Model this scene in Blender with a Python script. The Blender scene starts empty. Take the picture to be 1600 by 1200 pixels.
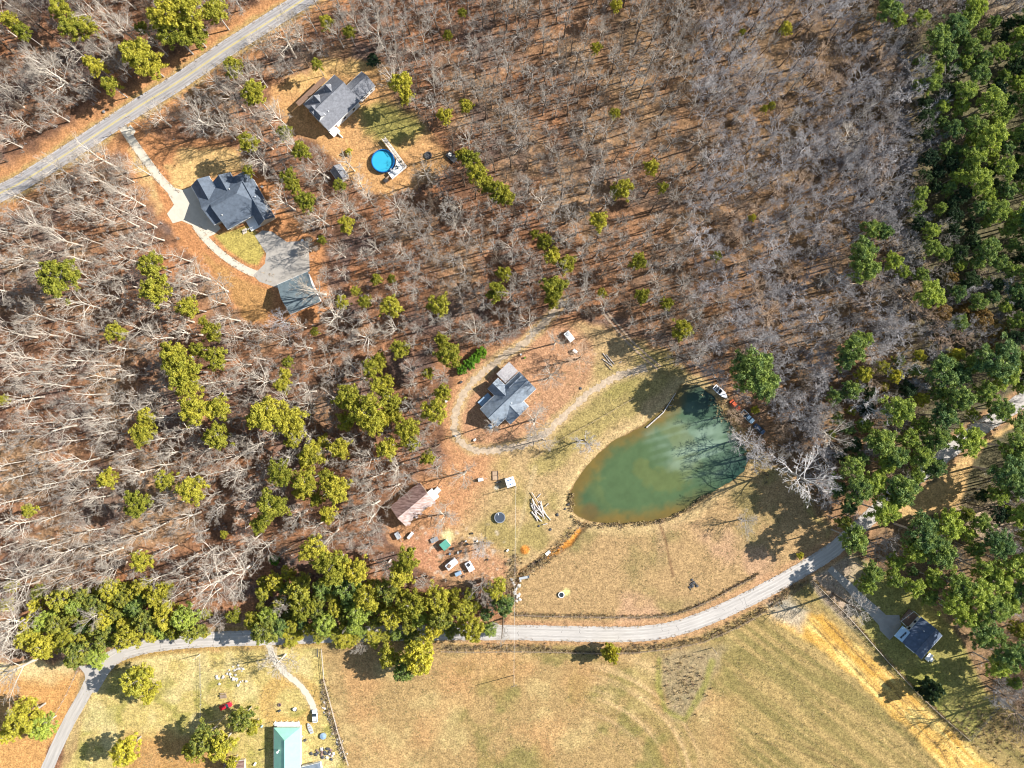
import bpy, bmesh, math, random
import numpy as np
from mathutils import Vector, Matrix

# ------------------------------------------------------------------ camera, sky, sun, exposure
S = 0.23            # metres on the ground per photograph pixel (1600 wide)
H = 240.0           # flying height of the camera
sc = bpy.context.scene
COL = sc.collection
cam_d = bpy.data.cameras.new("camera"); cam = bpy.data.objects.new("camera", cam_d); COL.objects.link(cam)
cam_d.sensor_width = 36; cam_d.lens = 18.0 / (800 * S / H)
cam.location = (0, 0, H); cam.rotation_euler = (0, 0, 0)
cam_d.clip_start = 0.5; cam_d.clip_end = 6000
sc.camera = cam

SUN_EL = math.radians(33.0)
SUN_DIR = Vector((0.966 * math.cos(SUN_EL), 0.258 * math.cos(SUN_EL), math.sin(SUN_EL)))   # towards the sun
w = bpy.data.worlds.new("World"); sc.world = w; w.use_nodes = True
nt = w.node_tree; nt.nodes.clear()
sky = nt.nodes.new("ShaderNodeTexSky"); sky.sky_type = 'NISHITA'; sky.sun_disc = False
sky.sun_elevation = SUN_EL; sky.sun_rotation = math.atan2(0.966, 0.258)
sky.altitude = 200; sky.air_density = 1.5; sky.dust_density = 0.8
bg = nt.nodes.new("ShaderNodeBackground"); bg.inputs[1].default_value = 0.07
wo = nt.nodes.new("ShaderNodeOutputWorld")
nt.links.new(sky.outputs[0], bg.inputs[0]); nt.links.new(bg.outputs[0], wo.inputs[0])
sun_d = bpy.data.lights.new("sun", 'SUN'); sun_d.energy = 5.0; sun_d.angle = math.radians(0.5); sun_d.color = (1.0, 0.955, 0.88)
sun = bpy.data.objects.new("sun", sun_d); COL.objects.link(sun)
sun.rotation_euler = SUN_DIR.to_track_quat('Z', 'Y').to_euler()
sc.view_settings.view_transform = 'Standard'; sc.view_settings.look = 'None'
sc.cycles.filter_width = 1.1; sc.view_settings.exposure = 1.06; sc.view_settings.gamma = 1.0; sc.view_settings.use_curve_mapping = False

rng = np.random.default_rng(7)
random.seed(7)

# ------------------------------------------------------------------ helpers
def P(px, py, z=0.0):
    k = S * (H - z) / H
    return Vector(((px - 800) * k, (600 - py) * k, z))
def lin(c):
    return tuple(((v / 255) / 12.92 if v <= 10 else (((v / 255) + 0.055) / 1.055) ** 2.4) for v in c)
def alb(c, k=0.60):
    return tuple(k * v for v in lin(c))

def tag(o, label=None, cat=None, group=None, kind=None):
    if label: o["label"] = label
    if cat: o["category"] = cat
    if group: o["group"] = group
    if kind: o["kind"] = kind
    return o
def empty(name, loc, rz=0.0, label=None, cat=None, group=None):
    o = bpy.data.objects.new(name, None); COL.objects.link(o)
    o.location = loc; o.rotation_euler = (0, 0, rz); o.empty_display_size = 0.5
    return tag(o, label, cat, group)
def link(name, me, mat=None, parent=None, loc=None, rz=None):
    o = bpy.data.objects.new(name, me); COL.objects.link(o)
    if mat is not None:
        me.materials.append(mat) if not isinstance(mat, (list, tuple)) else [me.materials.append(m) for m in mat]
    if parent is not None: o.parent = parent
    if loc is not None: o.location = loc
    if rz is not None: o.rotation_euler = (0, 0, rz)
    return o

class MB:
    """collects simple shapes into one mesh"""
    def __init__(s): s.v = []; s.f = []
    def poly(s, pts, faces):
        b = len(s.v); s.v += [tuple(p) for p in pts]; s.f += [tuple(b + i for i in f) for f in faces]
    def box(s, x, y, z, sx, sy, sz, rz=0.0, taper=0.0):
        c, n = math.cos(rz), math.sin(rz); P8 = []
        for dz in (0, 1):
            t = 1 - taper * dz
            for dx, dy in ((-.5, -.5), (.5, -.5), (.5, .5), (-.5, .5)):
                a, b_ = dx * sx * t, dy * sy * t
                P8.append((x + a * c - b_ * n, y + a * n + b_ * c, z + dz * sz))
        s.poly(P8, [(3, 2, 1, 0), (4, 5, 6, 7), (0, 1, 5, 4), (1, 2, 6, 5), (2, 3, 7, 6), (3, 0, 4, 7)])
    def prism(s, pts, z0, z1):
        n = len(pts)
        s.poly([(p[0], p[1], z0) for p in pts] + [(p[0], p[1], z1) for p in pts],
               [tuple(range(n))[::-1], tuple(range(n, 2 * n))] + [(i, (i + 1) % n, n + (i + 1) % n, n + i) for i in range(n)])
    def tube(s, a, b, r0, r1, n=6):
        a = Vector(a); b = Vector(b); d = (b - a).normalized()
        u = d.orthogonal().normalized(); v = d.cross(u); pts = []
        for c, r in ((a, r0), (b, r1)):
            for i in range(n):
                t = 2 * math.pi * i / n; pts.append(c + r * (u * math.cos(t) + v * math.sin(t)))
        s.poly(pts, [(i, (i + 1) % n, n + (i + 1) % n, n + i) for i in range(n)] + [tuple(range(n))[::-1], tuple(range(n, 2 * n))])
    def ring(s, x, y, z0, z1, r0, r1, n=32):
        pts = []
        for (r, z) in ((r0, z0), (r1, z0), (r1, z1), (r0, z1)):
            for i in range(n):
                t = 2 * math.pi * i / n; pts.append((x + r * math.cos(t), y + r * math.sin(t), z))
        f = []
        for k in range(4):
            for i in range(n):
                j = (i + 1) % n; f.append((k * n + i, k * n + j, ((k + 1) % 4) * n + j, ((k + 1) % 4) * n + i))
        s.poly(pts, f)
    def disc(s, x, y, z0, z1, r, n=32, r1=None):
        r1 = r if r1 is None else r1
        pts = [(x + r * math.cos(2 * math.pi * i / n), y + r * math.sin(2 * math.pi * i / n), z0) for i in range(n)]
        pts += [(x + r1 * math.cos(2 * math.pi * i / n), y + r1 * math.sin(2 * math.pi * i / n), z1) for i in range(n)]
        s.poly(pts, [tuple(range(n))[::-1], tuple(range(n, 2 * n))] + [(i, (i + 1) % n, n + (i + 1) % n, n + i) for i in range(n)])
    def mesh(s, name, bevel=0.0):
        me = bpy.data.meshes.new(name); me.from_pydata(s.v, [], s.f); me.update()
        bm = bmesh.new(); bm.from_mesh(me); bmesh.ops.recalc_face_normals(bm, faces=bm.faces)
        if bevel > 0:
            bmesh.ops.bevel(bm, geom=list(bm.edges), offset=bevel, segments=2, affect='EDGES', clamp_overlap=True)
        bm.to_mesh(me); bm.free()
        return me
    def build(s, name, mat, parent=None, bevel=0.0, loc=None, rz=None):
        return link(name, s.mesh(name, bevel), mat, parent, loc, rz)

def tri_mesh(name, V, T, mi=None):
    me = bpy.data.meshes.new(name)
    V = np.ascontiguousarray(V, dtype=np.float32); T = np.ascontiguousarray(T, dtype=np.int32)
    me.vertices.add(len(V)); me.vertices.foreach_set("co", V.ravel())
    me.loops.add(T.size); me.loops.foreach_set("vertex_index", T.ravel())
    me.polygons.add(len(T)); me.polygons.foreach_set("loop_start", np.arange(0, T.size, T.shape[1], dtype=np.int32))
    if mi is not None: me.polygons.foreach_set("material_index", np.ascontiguousarray(mi, dtype=np.int32))
    me.update(calc_edges=True)
    return me

# ------------------------------------------------------------------ materials
def nodes(m):
    m.use_nodes = True; t = m.node_tree
    return t, t.nodes["Principled BSDF"]
def mat(name, c, rough=0.8, amt=0.15, scale=1.0, metal=0.0, bump=0.0, coat=0.0, c2=None, stretch=None, detail=4.0, uv=False):
    m = bpy.data.materials.new(name); t, b = nodes(m)
    b.inputs["Roughness"].default_value = rough; b.inputs["Metallic"].default_value = metal
    b.inputs["Coat Weight"].default_value = coat
    if amt <= 0:
        b.inputs["Base Color"].default_value = (*c, 1); return m
    tc = t.nodes.new("ShaderNodeTexCoord"); mp = t.nodes.new("ShaderNodeMapping")
    if stretch: mp.inputs["Scale"].default_value = stretch
    n = t.nodes.new("ShaderNodeTexNoise"); n.inputs["Scale"].default_value = scale; n.inputs["Detail"].default_value = detail
    n.inputs["Roughness"].default_value = 0.65
    cr = t.nodes.new("ShaderNodeValToRGB")
    cr.color_ramp.elements[0].position = 0.32; cr.color_ramp.elements[1].position = 0.68
    a = tuple(v * (1 - amt) for v in c); z = tuple(min(1, v * (1 + amt)) for v in (c if c2 is None else c2))
    cr.color_ramp.elements[0].color = (*a, 1); cr.color_ramp.elements[1].color = (*z, 1)
    t.links.new(tc.outputs["UV" if uv else "Object"], mp.inputs[0]); t.links.new(mp.outputs[0], n.inputs["Vector"])
    t.links.new(n.outputs[0], cr.inputs[0]); t.links.new(cr.outputs[0], b.inputs["Base Color"])
    if bump > 0:
        bp = t.nodes.new("ShaderNodeBump"); bp.inputs["Distance"].default_value = bump; bp.inputs["Strength"].default_value = 0.6
        t.links.new(n.outputs[0], bp.inputs["Height"]); t.links.new(bp.outputs[0], b.inputs["Normal"])
    return m
def leaf_mat(name, c, c2, trans=0.3):
    """foliage: colour shifts from tree to tree and from clump to clump"""
    m = bpy.data.materials.new(name); t, b = nodes(m)
    oi = t.nodes.new("ShaderNodeObjectInfo"); tc = t.nodes.new("ShaderNodeTexCoord")
    n = t.nodes.new("ShaderNodeTexNoise"); n.inputs["Scale"].default_value = 0.55; n.inputs["Detail"].default_value = 3
    ad = t.nodes.new("ShaderNodeMath"); ad.operation = 'MULTIPLY_ADD'; ad.inputs[1].default_value = 0.8; 
    mu = t.nodes.new("ShaderNodeMath"); mu.operation = 'MULTIPLY_ADD'; mu.inputs[1].default_value = 1.6; mu.inputs[2].default_value = -0.72
    t.links.new(tc.outputs["Object"], n.inputs["Vector"]); t.links.new(n.outputs[0], mu.inputs[0])
    t.links.new(oi.outputs["Random"], ad.inputs[0]); t.links.new(mu.outputs[0], ad.inputs[2])
    mx = t.nodes.new("ShaderNodeMix"); mx.data_type = 'RGBA'; mx.clamp_factor = True
    mx.inputs[6].default_value = (*c, 1); mx.inputs[7].default_value = (*c2, 1)
    t.links.new(ad.outputs[0], mx.inputs[0])
    b.inputs["Roughness"].default_value = 0.65; b.inputs["Specular IOR Level"].default_value = 0.25
    t.links.new(mx.outputs[2], b.inputs["Base Color"])
    tr = t.nodes.new("ShaderNodeBsdfTranslucent"); ms = t.nodes.new("ShaderNodeMixShader"); ms.inputs[0].default_value = trans
    t.links.new(mx.outputs[2], tr.inputs[0]); t.links.new(b.outputs[0], ms.inputs[1]); t.links.new(tr.outputs[0], ms.inputs[2])
    t.links.new(ms.outputs[0], t.nodes["Material Output"].inputs[0])
    return m
def bark_mat(name, c, var=0.35):
    m = bpy.data.materials.new(name); t, b = nodes(m)
    oi = t.nodes.new("ShaderNodeObjectInfo"); mx = t.nodes.new("ShaderNodeMix"); mx.data_type = 'RGBA'
    mx.inputs[6].default_value = (*[v * (1 - var) for v in c], 1); mx.inputs[7].default_value = (*[min(1, v * (1 + var)) for v in c], 1)
    tc = t.nodes.new("ShaderNodeTexCoord"); n = t.nodes.new("ShaderNodeTexNoise"); n.inputs["Scale"].default_value = 0.7
    a = t.nodes.new("ShaderNodeMath"); a.operation = 'MULTIPLY_ADD'; a.inputs[1].default_value = 0.5
    s_ = t.nodes.new("ShaderNodeMath"); s_.operation = 'SUBTRACT'; s_.inputs[1].default_value = 0.22; s_.use_clamp = True
    t.links.new(tc.outputs["Object"], n.inputs["Vector"]); t.links.new(oi.outputs["Random"], a.inputs[0]); t.links.new(n.outputs[0], a.inputs[2])
    t.links.new(a.outputs[0], s_.inputs[0]); t.links.new(s_.outputs[0], mx.inputs[0])
    t.links.new(mx.outputs[2], b.inputs["Base Color"]); b.inputs["Roughness"].default_value = 0.85
    b.inputs["Specular IOR Level"].default_value = 0.2
    return m

M = {}
M['asphalt'] = mat('asphalt', alb((192, 187, 186)), 0.85, 0.22, 1.0, detail=12, stretch=(7, 3, 1), uv=True)
M['lane'] = mat('pale_asphalt', alb((212, 204, 196)), 0.85, 0.2, 1.0, detail=12, stretch=(5, 3, 1), uv=True)
M['concrete'] = mat('concrete', alb((238, 228, 208)), 0.85, 0.10, 0.5, detail=8)
M['concrete_grey'] = mat('weathered_concrete', alb((196, 188, 178)), 0.85, 0.12, 0.6, detail=8)
M['dirt'] = mat('packed_dirt', alb((208, 178, 148)), 0.95, 0.22, 0.5, detail=10, bump=0.05)
M['gravel'] = mat('gravel', alb((216, 192, 164)), 0.95, 0.3, 0.8, detail=10, bump=0.05)
M['yellow'] = mat('yellow_paint', alb((238, 215, 120)), 0.7, 0.12, 0.6)
M['white_line'] = mat('white_road_paint', alb((235, 230, 230)), 0.7, 0.12, 0.6)
M['joint'] = mat('joint_line', alb((225, 212, 190)), 0.8, 0.05, 1)
M['slate'] = mat('blue_grey_shingle', alb((106, 118, 134)), 0.8, 0.26, 0.9, detail=10)
M['shingle'] = mat('grey_shingle', alb((142, 144, 152)), 0.85, 0.3, 1.2, detail=10)
M['green_shingle'] = mat('pale_grey_green_shingle', alb((128, 144, 150)), 0.8, 0.22, 0.8, detail=10)
M['metal_roof'] = mat('pale_blue_metal_roof', alb((146, 158, 172)), 0.5, 0.3, 0.7, metal=0.0, stretch=(1, 1, 1), detail=8)
M['dark_shingle'] = mat('navy_shingle', alb((100, 116, 142)), 0.8, 0.28, 0.9, detail=9)
M['mint'] = mat('mint_metal_roof', alb((165, 232, 205), .68), 0.45, 0.06, 0.6)
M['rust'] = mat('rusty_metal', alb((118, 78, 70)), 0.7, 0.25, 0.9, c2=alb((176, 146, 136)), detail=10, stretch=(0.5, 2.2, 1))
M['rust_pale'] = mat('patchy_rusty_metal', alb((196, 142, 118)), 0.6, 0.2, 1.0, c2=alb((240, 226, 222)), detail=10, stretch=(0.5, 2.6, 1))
M['white'] = mat('white_paint', (0.78, 0.78, 0.76), 0.5, 0.05, 1.0)
M['siding'] = mat('white_siding', (0.66, 0.67, 0.68), 0.6, 0.06, 0.8)
M['tan_siding'] = mat('tan_siding', (0.5, 0.43, 0.33), 0.7, 0.1, 0.8)
M['brick'] = mat('red_brick', (0.30, 0.14, 0.10), 0.8, 0.2, 3.0)
M['wood'] = mat('weathered_wood', (0.30, 0.22, 0.16), 0.8, 0.25, 2.0, detail=8)
M['wood_pale'] = mat('pale_wood', (0.52, 0.44, 0.36), 0.8, 0.25, 2.0, detail=8)
M['log'] = mat('bleached_log_bark', (0.50, 0.45, 0.42), 0.85, 0.3, 2.0)
M['glass'] = mat('dark_glass', (0.03, 0.04, 0.05), 0.12, 0)
M['dark'] = mat('black_rubber', (0.03, 0.03, 0.033), 0.7, 0)
M['char'] = mat('charcoal', (0.06, 0.06, 0.065), 0.85, 0.3, 2)
M['chrome'] = mat('grey_metal', (0.45, 0.46, 0.48), 0.4, 0.1, 2, metal=0.6)
M['lamp'] = mat('headlight_glass', (0.75, 0.75, 0.72), 0.15, 0)
M['pool_water'] = mat('pool_water', alb((70, 200, 235)), 0.06, 0.05, 0.3)
M['pool_wall'] = mat('pool_liner', alb((28, 120, 200)), 0.4, 0.05, 1)
M['cyan'] = mat('teal_tarp', alb((110, 190, 170)), 0.5, 0.1, 1)
M['blue_tarp'] = mat('pale_blue_tarp', alb((170, 200, 230)), 0.5, 0.1, 1.5)
M['tramp'] = mat('trampoline_mat', alb((74, 86, 104)), 0.7, 0.08, 1)
M['stone'] = mat('pale_stone', (0.50, 0.46, 0.42), 0.9, 0.25, 2)
M['clay'] = mat('orange_clay', alb((226, 150, 72)), 0.95, 0.2, 1.0, detail=8)
M['brown_ply'] = mat('brown_boards', (0.20, 0.12, 0.08), 0.8, 0.2, 2)
for nm, c in (('red', (0.62, 0.02, 0.04)), ('orange_red', (0.66, 0.11, 0.03)), ('car_white', (0.78, 0.79, 0.82)),
              ('silver_blue', (0.35, 0.50, 0.62)), ('navy', (0.03, 0.06, 0.12)), ('car_grey', (0.4, 0.42, 0.44)), ('cream', (0.72, 0.68, 0.6))):
    M[nm] = mat(nm + '_paint', c, 0.35, 0.03, 1.0, coat=0.5)
M['bark_pale'] = bark_mat('pale_bark', (0.52, 0.46, 0.39), 0.34)
M['bark_twig'] = bark_mat('brown_grey_twigs', (0.37, 0.32, 0.27), 0.35)
M['bark_grey'] = bark_mat('grey_bark', (0.36, 0.33, 0.30), 0.35)
M['bark_lav'] = bark_mat('lavender_grey_twigs', (0.39, 0.365, 0.36), 0.38)
M['bark_tan'] = bark_mat('russet_twigs', (0.46, 0.33, 0.23), 0.25)
M['bark_dark'] = bark_mat('brown_and_shaded_bark', (0.16, 0.12, 0.09), 0.3)
M['leaf_y'] = leaf_mat('yellow_green_foliage', (0.22, 0.235, 0.03), (0.54, 0.48, 0.06))
M['leaf_g'] = leaf_mat('green_foliage', (0.12, 0.20, 0.075), (0.44, 0.50, 0.08))
M['leaf_m'] = leaf_mat('olive_foliage', (0.16, 0.20, 0.05), (0.62, 0.55, 0.06))
M['leaf_d'] = leaf_mat('dark_green_foliage', (0.03, 0.06, 0.03), (0.08, 0.12, 0.04))
M['leaf_b'] = leaf_mat('bright_green_foliage', (0.10, 0.25, 0.03), (0.22, 0.38, 0.03))
M['leaf_r'] = leaf_mat('russet_foliage', (0.26, 0.16, 0.06), (0.42, 0.30, 0.09))
M['tuft'] = bark_mat('dry_grass', (0.44, 0.34, 0.19), 0.35)

# ------------------------------------------------------------------ numpy fields in photograph pixel coordinates
def vnoise(x, y, scale, seed):
    r = np.random.default_rng(seed); G = r.random((256, 256)).astype(np.float32)
    u = x / scale; v = y / scale
    i = np.floor(u).astype(int); j = np.floor(v).astype(int); fu = u - i; fv = v - j
    fu = fu * fu * (3 - 2 * fu); fv = fv * fv * (3 - 2 * fv)
    a = G[i % 256, j % 256]; b = G[(i + 1) % 256, j % 256]; c = G[i % 256, (j + 1) % 256]; d = G[(i + 1) % 256, (j + 1) % 256]
    return (a * (1 - fu) + b * fu) * (1 - fv) + (c * (1 - fu) + d * fu) * fv
def fbm(x, y, scale, seed, n=3):
    s = 0; a = 1; t = 0
    for k in range(n):
        s = s + a * vnoise(x, y, scale / 2 ** k, seed + k); t += a; a *= 0.55
    return s / t
def smooth(e0, e1, v):
    t = np.clip((v - e0) / (e1 - e0), 0, 1); return t * t * (3 - 2 * t)
def sdf(x, y, poly):
    """signed distance in pixels, negative inside"""
    p = np.array(poly, dtype=np.float64); d = np.full(x.shape, 1e9); ins = np.zeros(x.shape, bool)
    for k in range(len(p)):
        a = p[k]; b = p[(k + 1) % len(p)]; e = b - a
        t = np.clip(((x - a[0]) * e[0] + (y - a[1]) * e[1]) / (e @ e), 0, 1)
        d = np.minimum(d, (x - a[0] - t * e[0]) ** 2 + (y - a[1] - t * e[1]) ** 2)
        cond = (a[1] > y) != (b[1] > y)
        if a[1] != b[1]:
            ins ^= cond & (x < (b[0] - a[0]) * (y - a[1]) / (b[1] - a[1]) + a[0])
    d = np.sqrt(d); return np.where(ins, -d, d)
def ldist(x, y, pts):
    p = np.array(pts, dtype=np.float64); d = np.full(x.shape, 1e9)
    for k in range(len(p) - 1):
        a = p[k]; e = p[k + 1] - a
        t = np.clip(((x - a[0]) * e[0] + (y - a[1]) * e[1]) / (e @ e), 0, 1)
        d = np.minimum(d, (x - a[0] - t * e[0]) ** 2 + (y - a[1] - t * e[1]) ** 2)
    return np.sqrt(d)
def spline(pts, step=3.0):
    p = [np.array(q, float) for q in pts]; p = [2 * p[0] - p[1]] + p + [2 * p[-1] - p[-2]]; out = []
    for i in range(1, len(p) - 2):
        n = max(2, int(np.linalg.norm(p[i + 1] - p[i]) / step))
        for k in range(n):
            t = k / n
            out.append(0.5 * (2 * p[i] + (p[i + 1] - p[i - 1]) * t + (2 * p[i - 1] - 5 * p[i] + 4 * p[i + 1] - p[i + 2]) * t * t
                              + (3 * p[i] - p[i - 1] - 3 * p[i + 1] + p[i + 2]) * t ** 3))
    out.append(p[-2]); return out

MAIN = [(-120, 366), (-60, 335), (0, 302), (35, 284), (125, 227), (210, 171), (280, 127), (350, 79), (400, 47), (480, -4), (560, -56), (640, -110)]
LANE = [(148, 1046), (172, 1030), (205, 1015), (260, 1004), (330, 999), (420, 996), (520, 992), (640, 989), (760, 988), (850, 989), (940, 991), (1000, 990),
        (1050, 983), (1100, 967), (1150, 945), (1200, 920), (1250, 892), (1300, 860), (1350, 817), (1400, 770), (1440, 740), (1500, 692), (1550, 657), (1600, 624), (1700, 560)]
SPUR = [(160, 1036), (146, 1056), (132, 1085), (112, 1120), (92, 1160), (70, 1210), (40, 1280)]
DIRT = [(880, 470), (850, 505), (815, 538), (780, 562), (745, 590), (722, 620), (711, 650), (714, 682), (738, 702), (780, 703), (825, 692), (858, 672), (885, 645), (920, 615), (960, 590), (1010, 574)]
TRACK = [(945, 488), (962, 508), (985, 535), (1012, 560), (1030, 575)]
DRV1 = [(190, 196), (205, 218), (228, 250), (250, 279), (275, 305)]
DRV1B = [(305, 352), (322, 374), (350, 400), (385, 422), (425, 436)]
DRV4 = [(1296, 888), (1325, 915), (1345, 936), (1365, 955), (1388, 978)]
DRV5 = [(418, 1000), (428, 1030), (446, 1052), (468, 1070), (484, 1092), (492, 1112)]
POND = [(1065, 603), (1056, 620), (1040, 638), (1020, 654), (1005, 667), (985, 678), (960, 690), (938, 708), (918, 730), (903, 750), (893, 768), (888, 781), (892, 796), (905, 806),
        (922, 813), (945, 817), (975, 817), (1000, 816), (1025, 812), (1050, 805), (1075, 795), (1095, 781), (1112, 768), (1140, 752), (1162, 735), (1170, 715), (1160, 690), (1142, 665), (1130, 642), (1112, 618), (1090, 603)]
DITCH = [(918, 818), (905, 830), (890, 848), (872, 860), (855, 870), (835, 880), (815, 895), (802, 915), (798, 940)]
Y1 = [(178, 200), (215, 190), (262, 222), (330, 220), (385, 240), (395, 262), (430, 278), (452, 330), (500, 376), (500, 425), (522, 470), (492, 502), (440, 512), (385, 505), (350, 450), (315, 415), (285, 385), (255, 345), (222, 290), (200, 250)]
Y2 = [(425, 135), (480, 118), (500, 95), (560, 90), (612, 110), (625, 170), (660, 200), (700, 235), (705, 262), (655, 290), (610, 308), (570, 300), (540, 262), (495, 232), (455, 192), (420, 165)]
Y3 = [(690, 640), (705, 600), (750, 556), (800, 530), (850, 505), (905, 500), (955, 510), (1000, 535), (1050, 560), (1110, 600), (1170, 690), (1250, 750), (1300, 830), (1300, 870), (1250, 890), (1150, 950),
      (1050, 985), (800, 975), (795, 925), (770, 895), (700, 905), (655, 885), (610, 850), (592, 800), (620, 760), (690, 735), (715, 715), (690, 690)]
FIELD = [(800, 968), (800, 900), (845, 870), (900, 825), (950, 822), (1020, 818), (1100, 780), (1160, 745), (1230, 760), (1290, 830), (1290, 870), (1200, 915), (1100, 962), (1020, 985), (900, 985)]
LOWER = [(120, 1060), (200, 1026), (300, 1010), (500, 1003), (700, 1000), (1000, 1002), (1100, 980), (1210, 930), (1265, 900), (1330, 870), (1400, 925), (1470, 950), (1500, 1000), (1540, 1080), (1600, 1110), (1700, 1140), (1700, 1400), (60, 1400)]
LAWNL = [(225, 1024), (500, 1008), (515, 1100), (560, 1260), (90, 1260), (130, 1120), (150, 1065)]
CORNER = [(-60, 1060), (60, 1030), (110, 1032), (128, 1050), (128, 1080), (90, 1150), (40, 1260), (-60, 1260)]
HAY = [(1198, 950), (1235, 955), (1285, 960), (1335, 1005), (1390, 1055), (1455, 1110), (1520, 1170), (1600, 1245), (1520, 1260), (1470, 1195), (1400, 1120), (1340, 1060), (1275, 1010), (1215, 975)]
YARD4 = [(1262, 905), (1330, 865), (1400, 900), (1450, 940), (1500, 1000), (1530, 1070), (1560, 1110), (1515, 1160), (1440, 1090), (1350, 1000), (1290, 945)]
CLEAR6 = [(1385, 805), (1440, 757), (1500, 712), (1560, 672), (1620, 630), (1700, 600), (1700, 690), (1600, 668), (1545, 690), (1520, 720), (1500, 790), (1450, 812)]
GRAPE = [(1028, 1018), (1125, 1016), (1105, 1075), (1072, 1130), (1042, 1118)]

# ------------------------------------------------------------------ ground sheet
def axis(lo, hi, step):
    a = np.arange(lo, hi + step, step); g = step; L = []; x = a[0]
    while x > -5200: g *= 1.35; x -= g; L.append(x)
    R = []; x = a[-1]; g = step
    while x < 6800: g *= 1.35; x += g; R.append(x)
    return np.concatenate([np.array(L[::-1]), a, np.array(R)])
gx = axis(-60, 1660, 2.0); gy = axis(-60, 1260, 2.0)
X, Y = np.meshgrid(gx, gy)
def mixc(C, c, m):
    c = np.array(alb(c)); return C * (1 - m[..., None]) + c * m[..., None]
def land(X, Y):
    n1 = fbm(X, Y, 90, 11, 4); n2 = fbm(X, Y, 26, 21, 3); n3 = fbm(X, Y, 9, 31, 2); n4 = fbm(X, Y, 260, 41, 2)
    C = np.ones(X.shape + (3,)) * np.array(alb((186, 136, 102)))
    C = mixc(C, (146, 108, 84), smooth(.42, .66, n2)); C = mixc(C, (206, 168, 128), smooth(.5, .75, n1) * .7)
    C = mixc(C, (138, 116, 108), smooth(.52, .72, fbm(X, Y, 44, 401, 4)) * .7); C = mixc(C, (206, 142, 96), smooth(.6, .8, fbm(X, Y, 30, 411, 3)) * .6)
    east = smooth(650, 1300, X - 0.3 * Y + 120 * (n1 - .5))
    C = mixc(C, (180, 148, 110), east * .8); C = mixc(C, (150, 122, 90), east * smooth(.5, .7, n3) * .6)
    C = mixc(C, (112, 112, 84), smooth(1340, 1470, X + 60 * (n1 - .5)) * smooth(1000, 700, Y) * .85)
    C = C * .88; e = (n2 - .5) * 26
    def soft(poly, w=7): return smooth(w, -w, sdf(X, Y, poly) + e)
    # verges of the road
    d = ldist(X, Y, MAIN)
    C = mixc(C, (208, 152, 104), smooth(46, 24, d + e)); 
    C = mixc(C, (196, 168, 110), smooth(24, 14, d + e * .5) * .8)
    m = soft(Y1); C = mixc(C, (208, 148, 100), m)
    lawn1 = [(268, 300), (262, 262), (285, 240), (330, 232), (372, 238), (385, 258), (345, 272), (310, 283), (290, 295)]
    C = mixc(C, (228, 188, 126), soft(lawn1, 8)); C = mixc(C, (222, 186, 130), soft([(205, 235), (240, 275), (262, 330), (248, 330), (225, 290)], 6))
    C = mixc(C, (198, 178, 98), smooth(3, -3, sdf(X, Y, [(335, 368), (388, 352), (400, 362), (413, 395), (403, 414), (388, 412), (355, 390)])))
    C = mixc(C, (196, 152, 96), soft([(320, 400), (380, 430), (425, 450), (420, 505), (385, 500), (350, 450)], 6) * .8)
    m = soft(Y2); C = mixc(C, (216, 166, 112), m); C = mixc(C, (226, 188, 122), m * smooth(.45, .7, n1))
    C = mixc(C, (158, 158, 84), soft([(560, 165), (620, 160), (660, 200), (620, 232), (575, 205)], 12) * .8)
    m = soft(Y3); C = mixc(C, (206, 154, 112), m)
    C = mixc(C, (204, 172, 124), m * smooth(-30, 30, (X - 790) + .55 * (Y - 700) + e * 1.2))
    C = mixc(C, (202, 154, 118), m * soft([(715, 600), (790, 545), (880, 505), (930, 530), (925, 590), (880, 640), (800, 700), (720, 690)], 12) * .9)
    C = mixc(C, (168, 152, 92), m * smooth(.48, .68, fbm(X, Y, 60, 77, 3)) * (1 - soft([(715, 600), (790, 545), (880, 505), (930, 530), (925, 590), (880, 640), (800, 700), (720, 690)], 12)) * smooth(760, 820, X + .4 * (Y - 700)) * .75)
    C = mixc(C, (204, 148, 116), m * soft([(660, 830), (760, 850), (800, 880), (790, 910), (690, 910), (620, 860)], 14) * .7)
    C = mixc(C, (164, 152, 88), soft([(960, 598), (1010, 580), (1040, 590), (1030, 620), (960, 670), (860, 740), (830, 730), (900, 640)], 9) * .65)
    m = soft(FIELD, 5); C = mixc(C, (194, 160, 114), m); C = mixc(C, (154, 140, 90), m * smooth(.5, .72, n1) * .8)
    C = mixc(C, (214, 170, 138), m * smooth(.5, .7, fbm(X, Y, 70, 91, 3)) * .6)
    m = smooth(4, -4, sdf(X, Y, LOWER) + e * .2)
    C = mixc(C, (190, 158, 108), m); C = mixc(C, (146, 138, 80), m * smooth(.5, .68, fbm(X, Y, 60, 55, 5)) * .75)
    C = mixc(C, (210, 182, 126), m * smooth(.52, .7, fbm(X, Y, 50, 65, 3)) * .7)
    C = mixc(C, (212, 160, 110), m * smooth(.55, .75, fbm(X, Y, 95, 85, 3)) * .5)
    # the mown field: long parallel swathes running down to the right, curved ones in the middle
    u = (X * .80 + Y * .60); v = (-X * .60 + Y * .80)
    st = vnoise(u, v * 14, 90, 101) * .6 + vnoise(u, v * 30, 140, 102) * .4
    mr = m * smooth(-20, 40, .62 * (X - 1100) - .0 * Y + e) * smooth(8, -8, sdf(X, Y, LAWNL))*0 + m * smooth(1090, 1180, X)
    C = mixc(C, (164, 144, 90), mr * .8); C = mixc(C, (196, 166, 110), mr * smooth(.45, .75, st) * .8); C = mixc(C, (138, 128, 76), mr * smooth(.52, .25, st) * .5)
    rr = np.sqrt((X - 880) ** 2 + ((Y - 1230) * 1.15) ** 2); th = np.arctan2(Y - 1230, X - 880)
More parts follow.
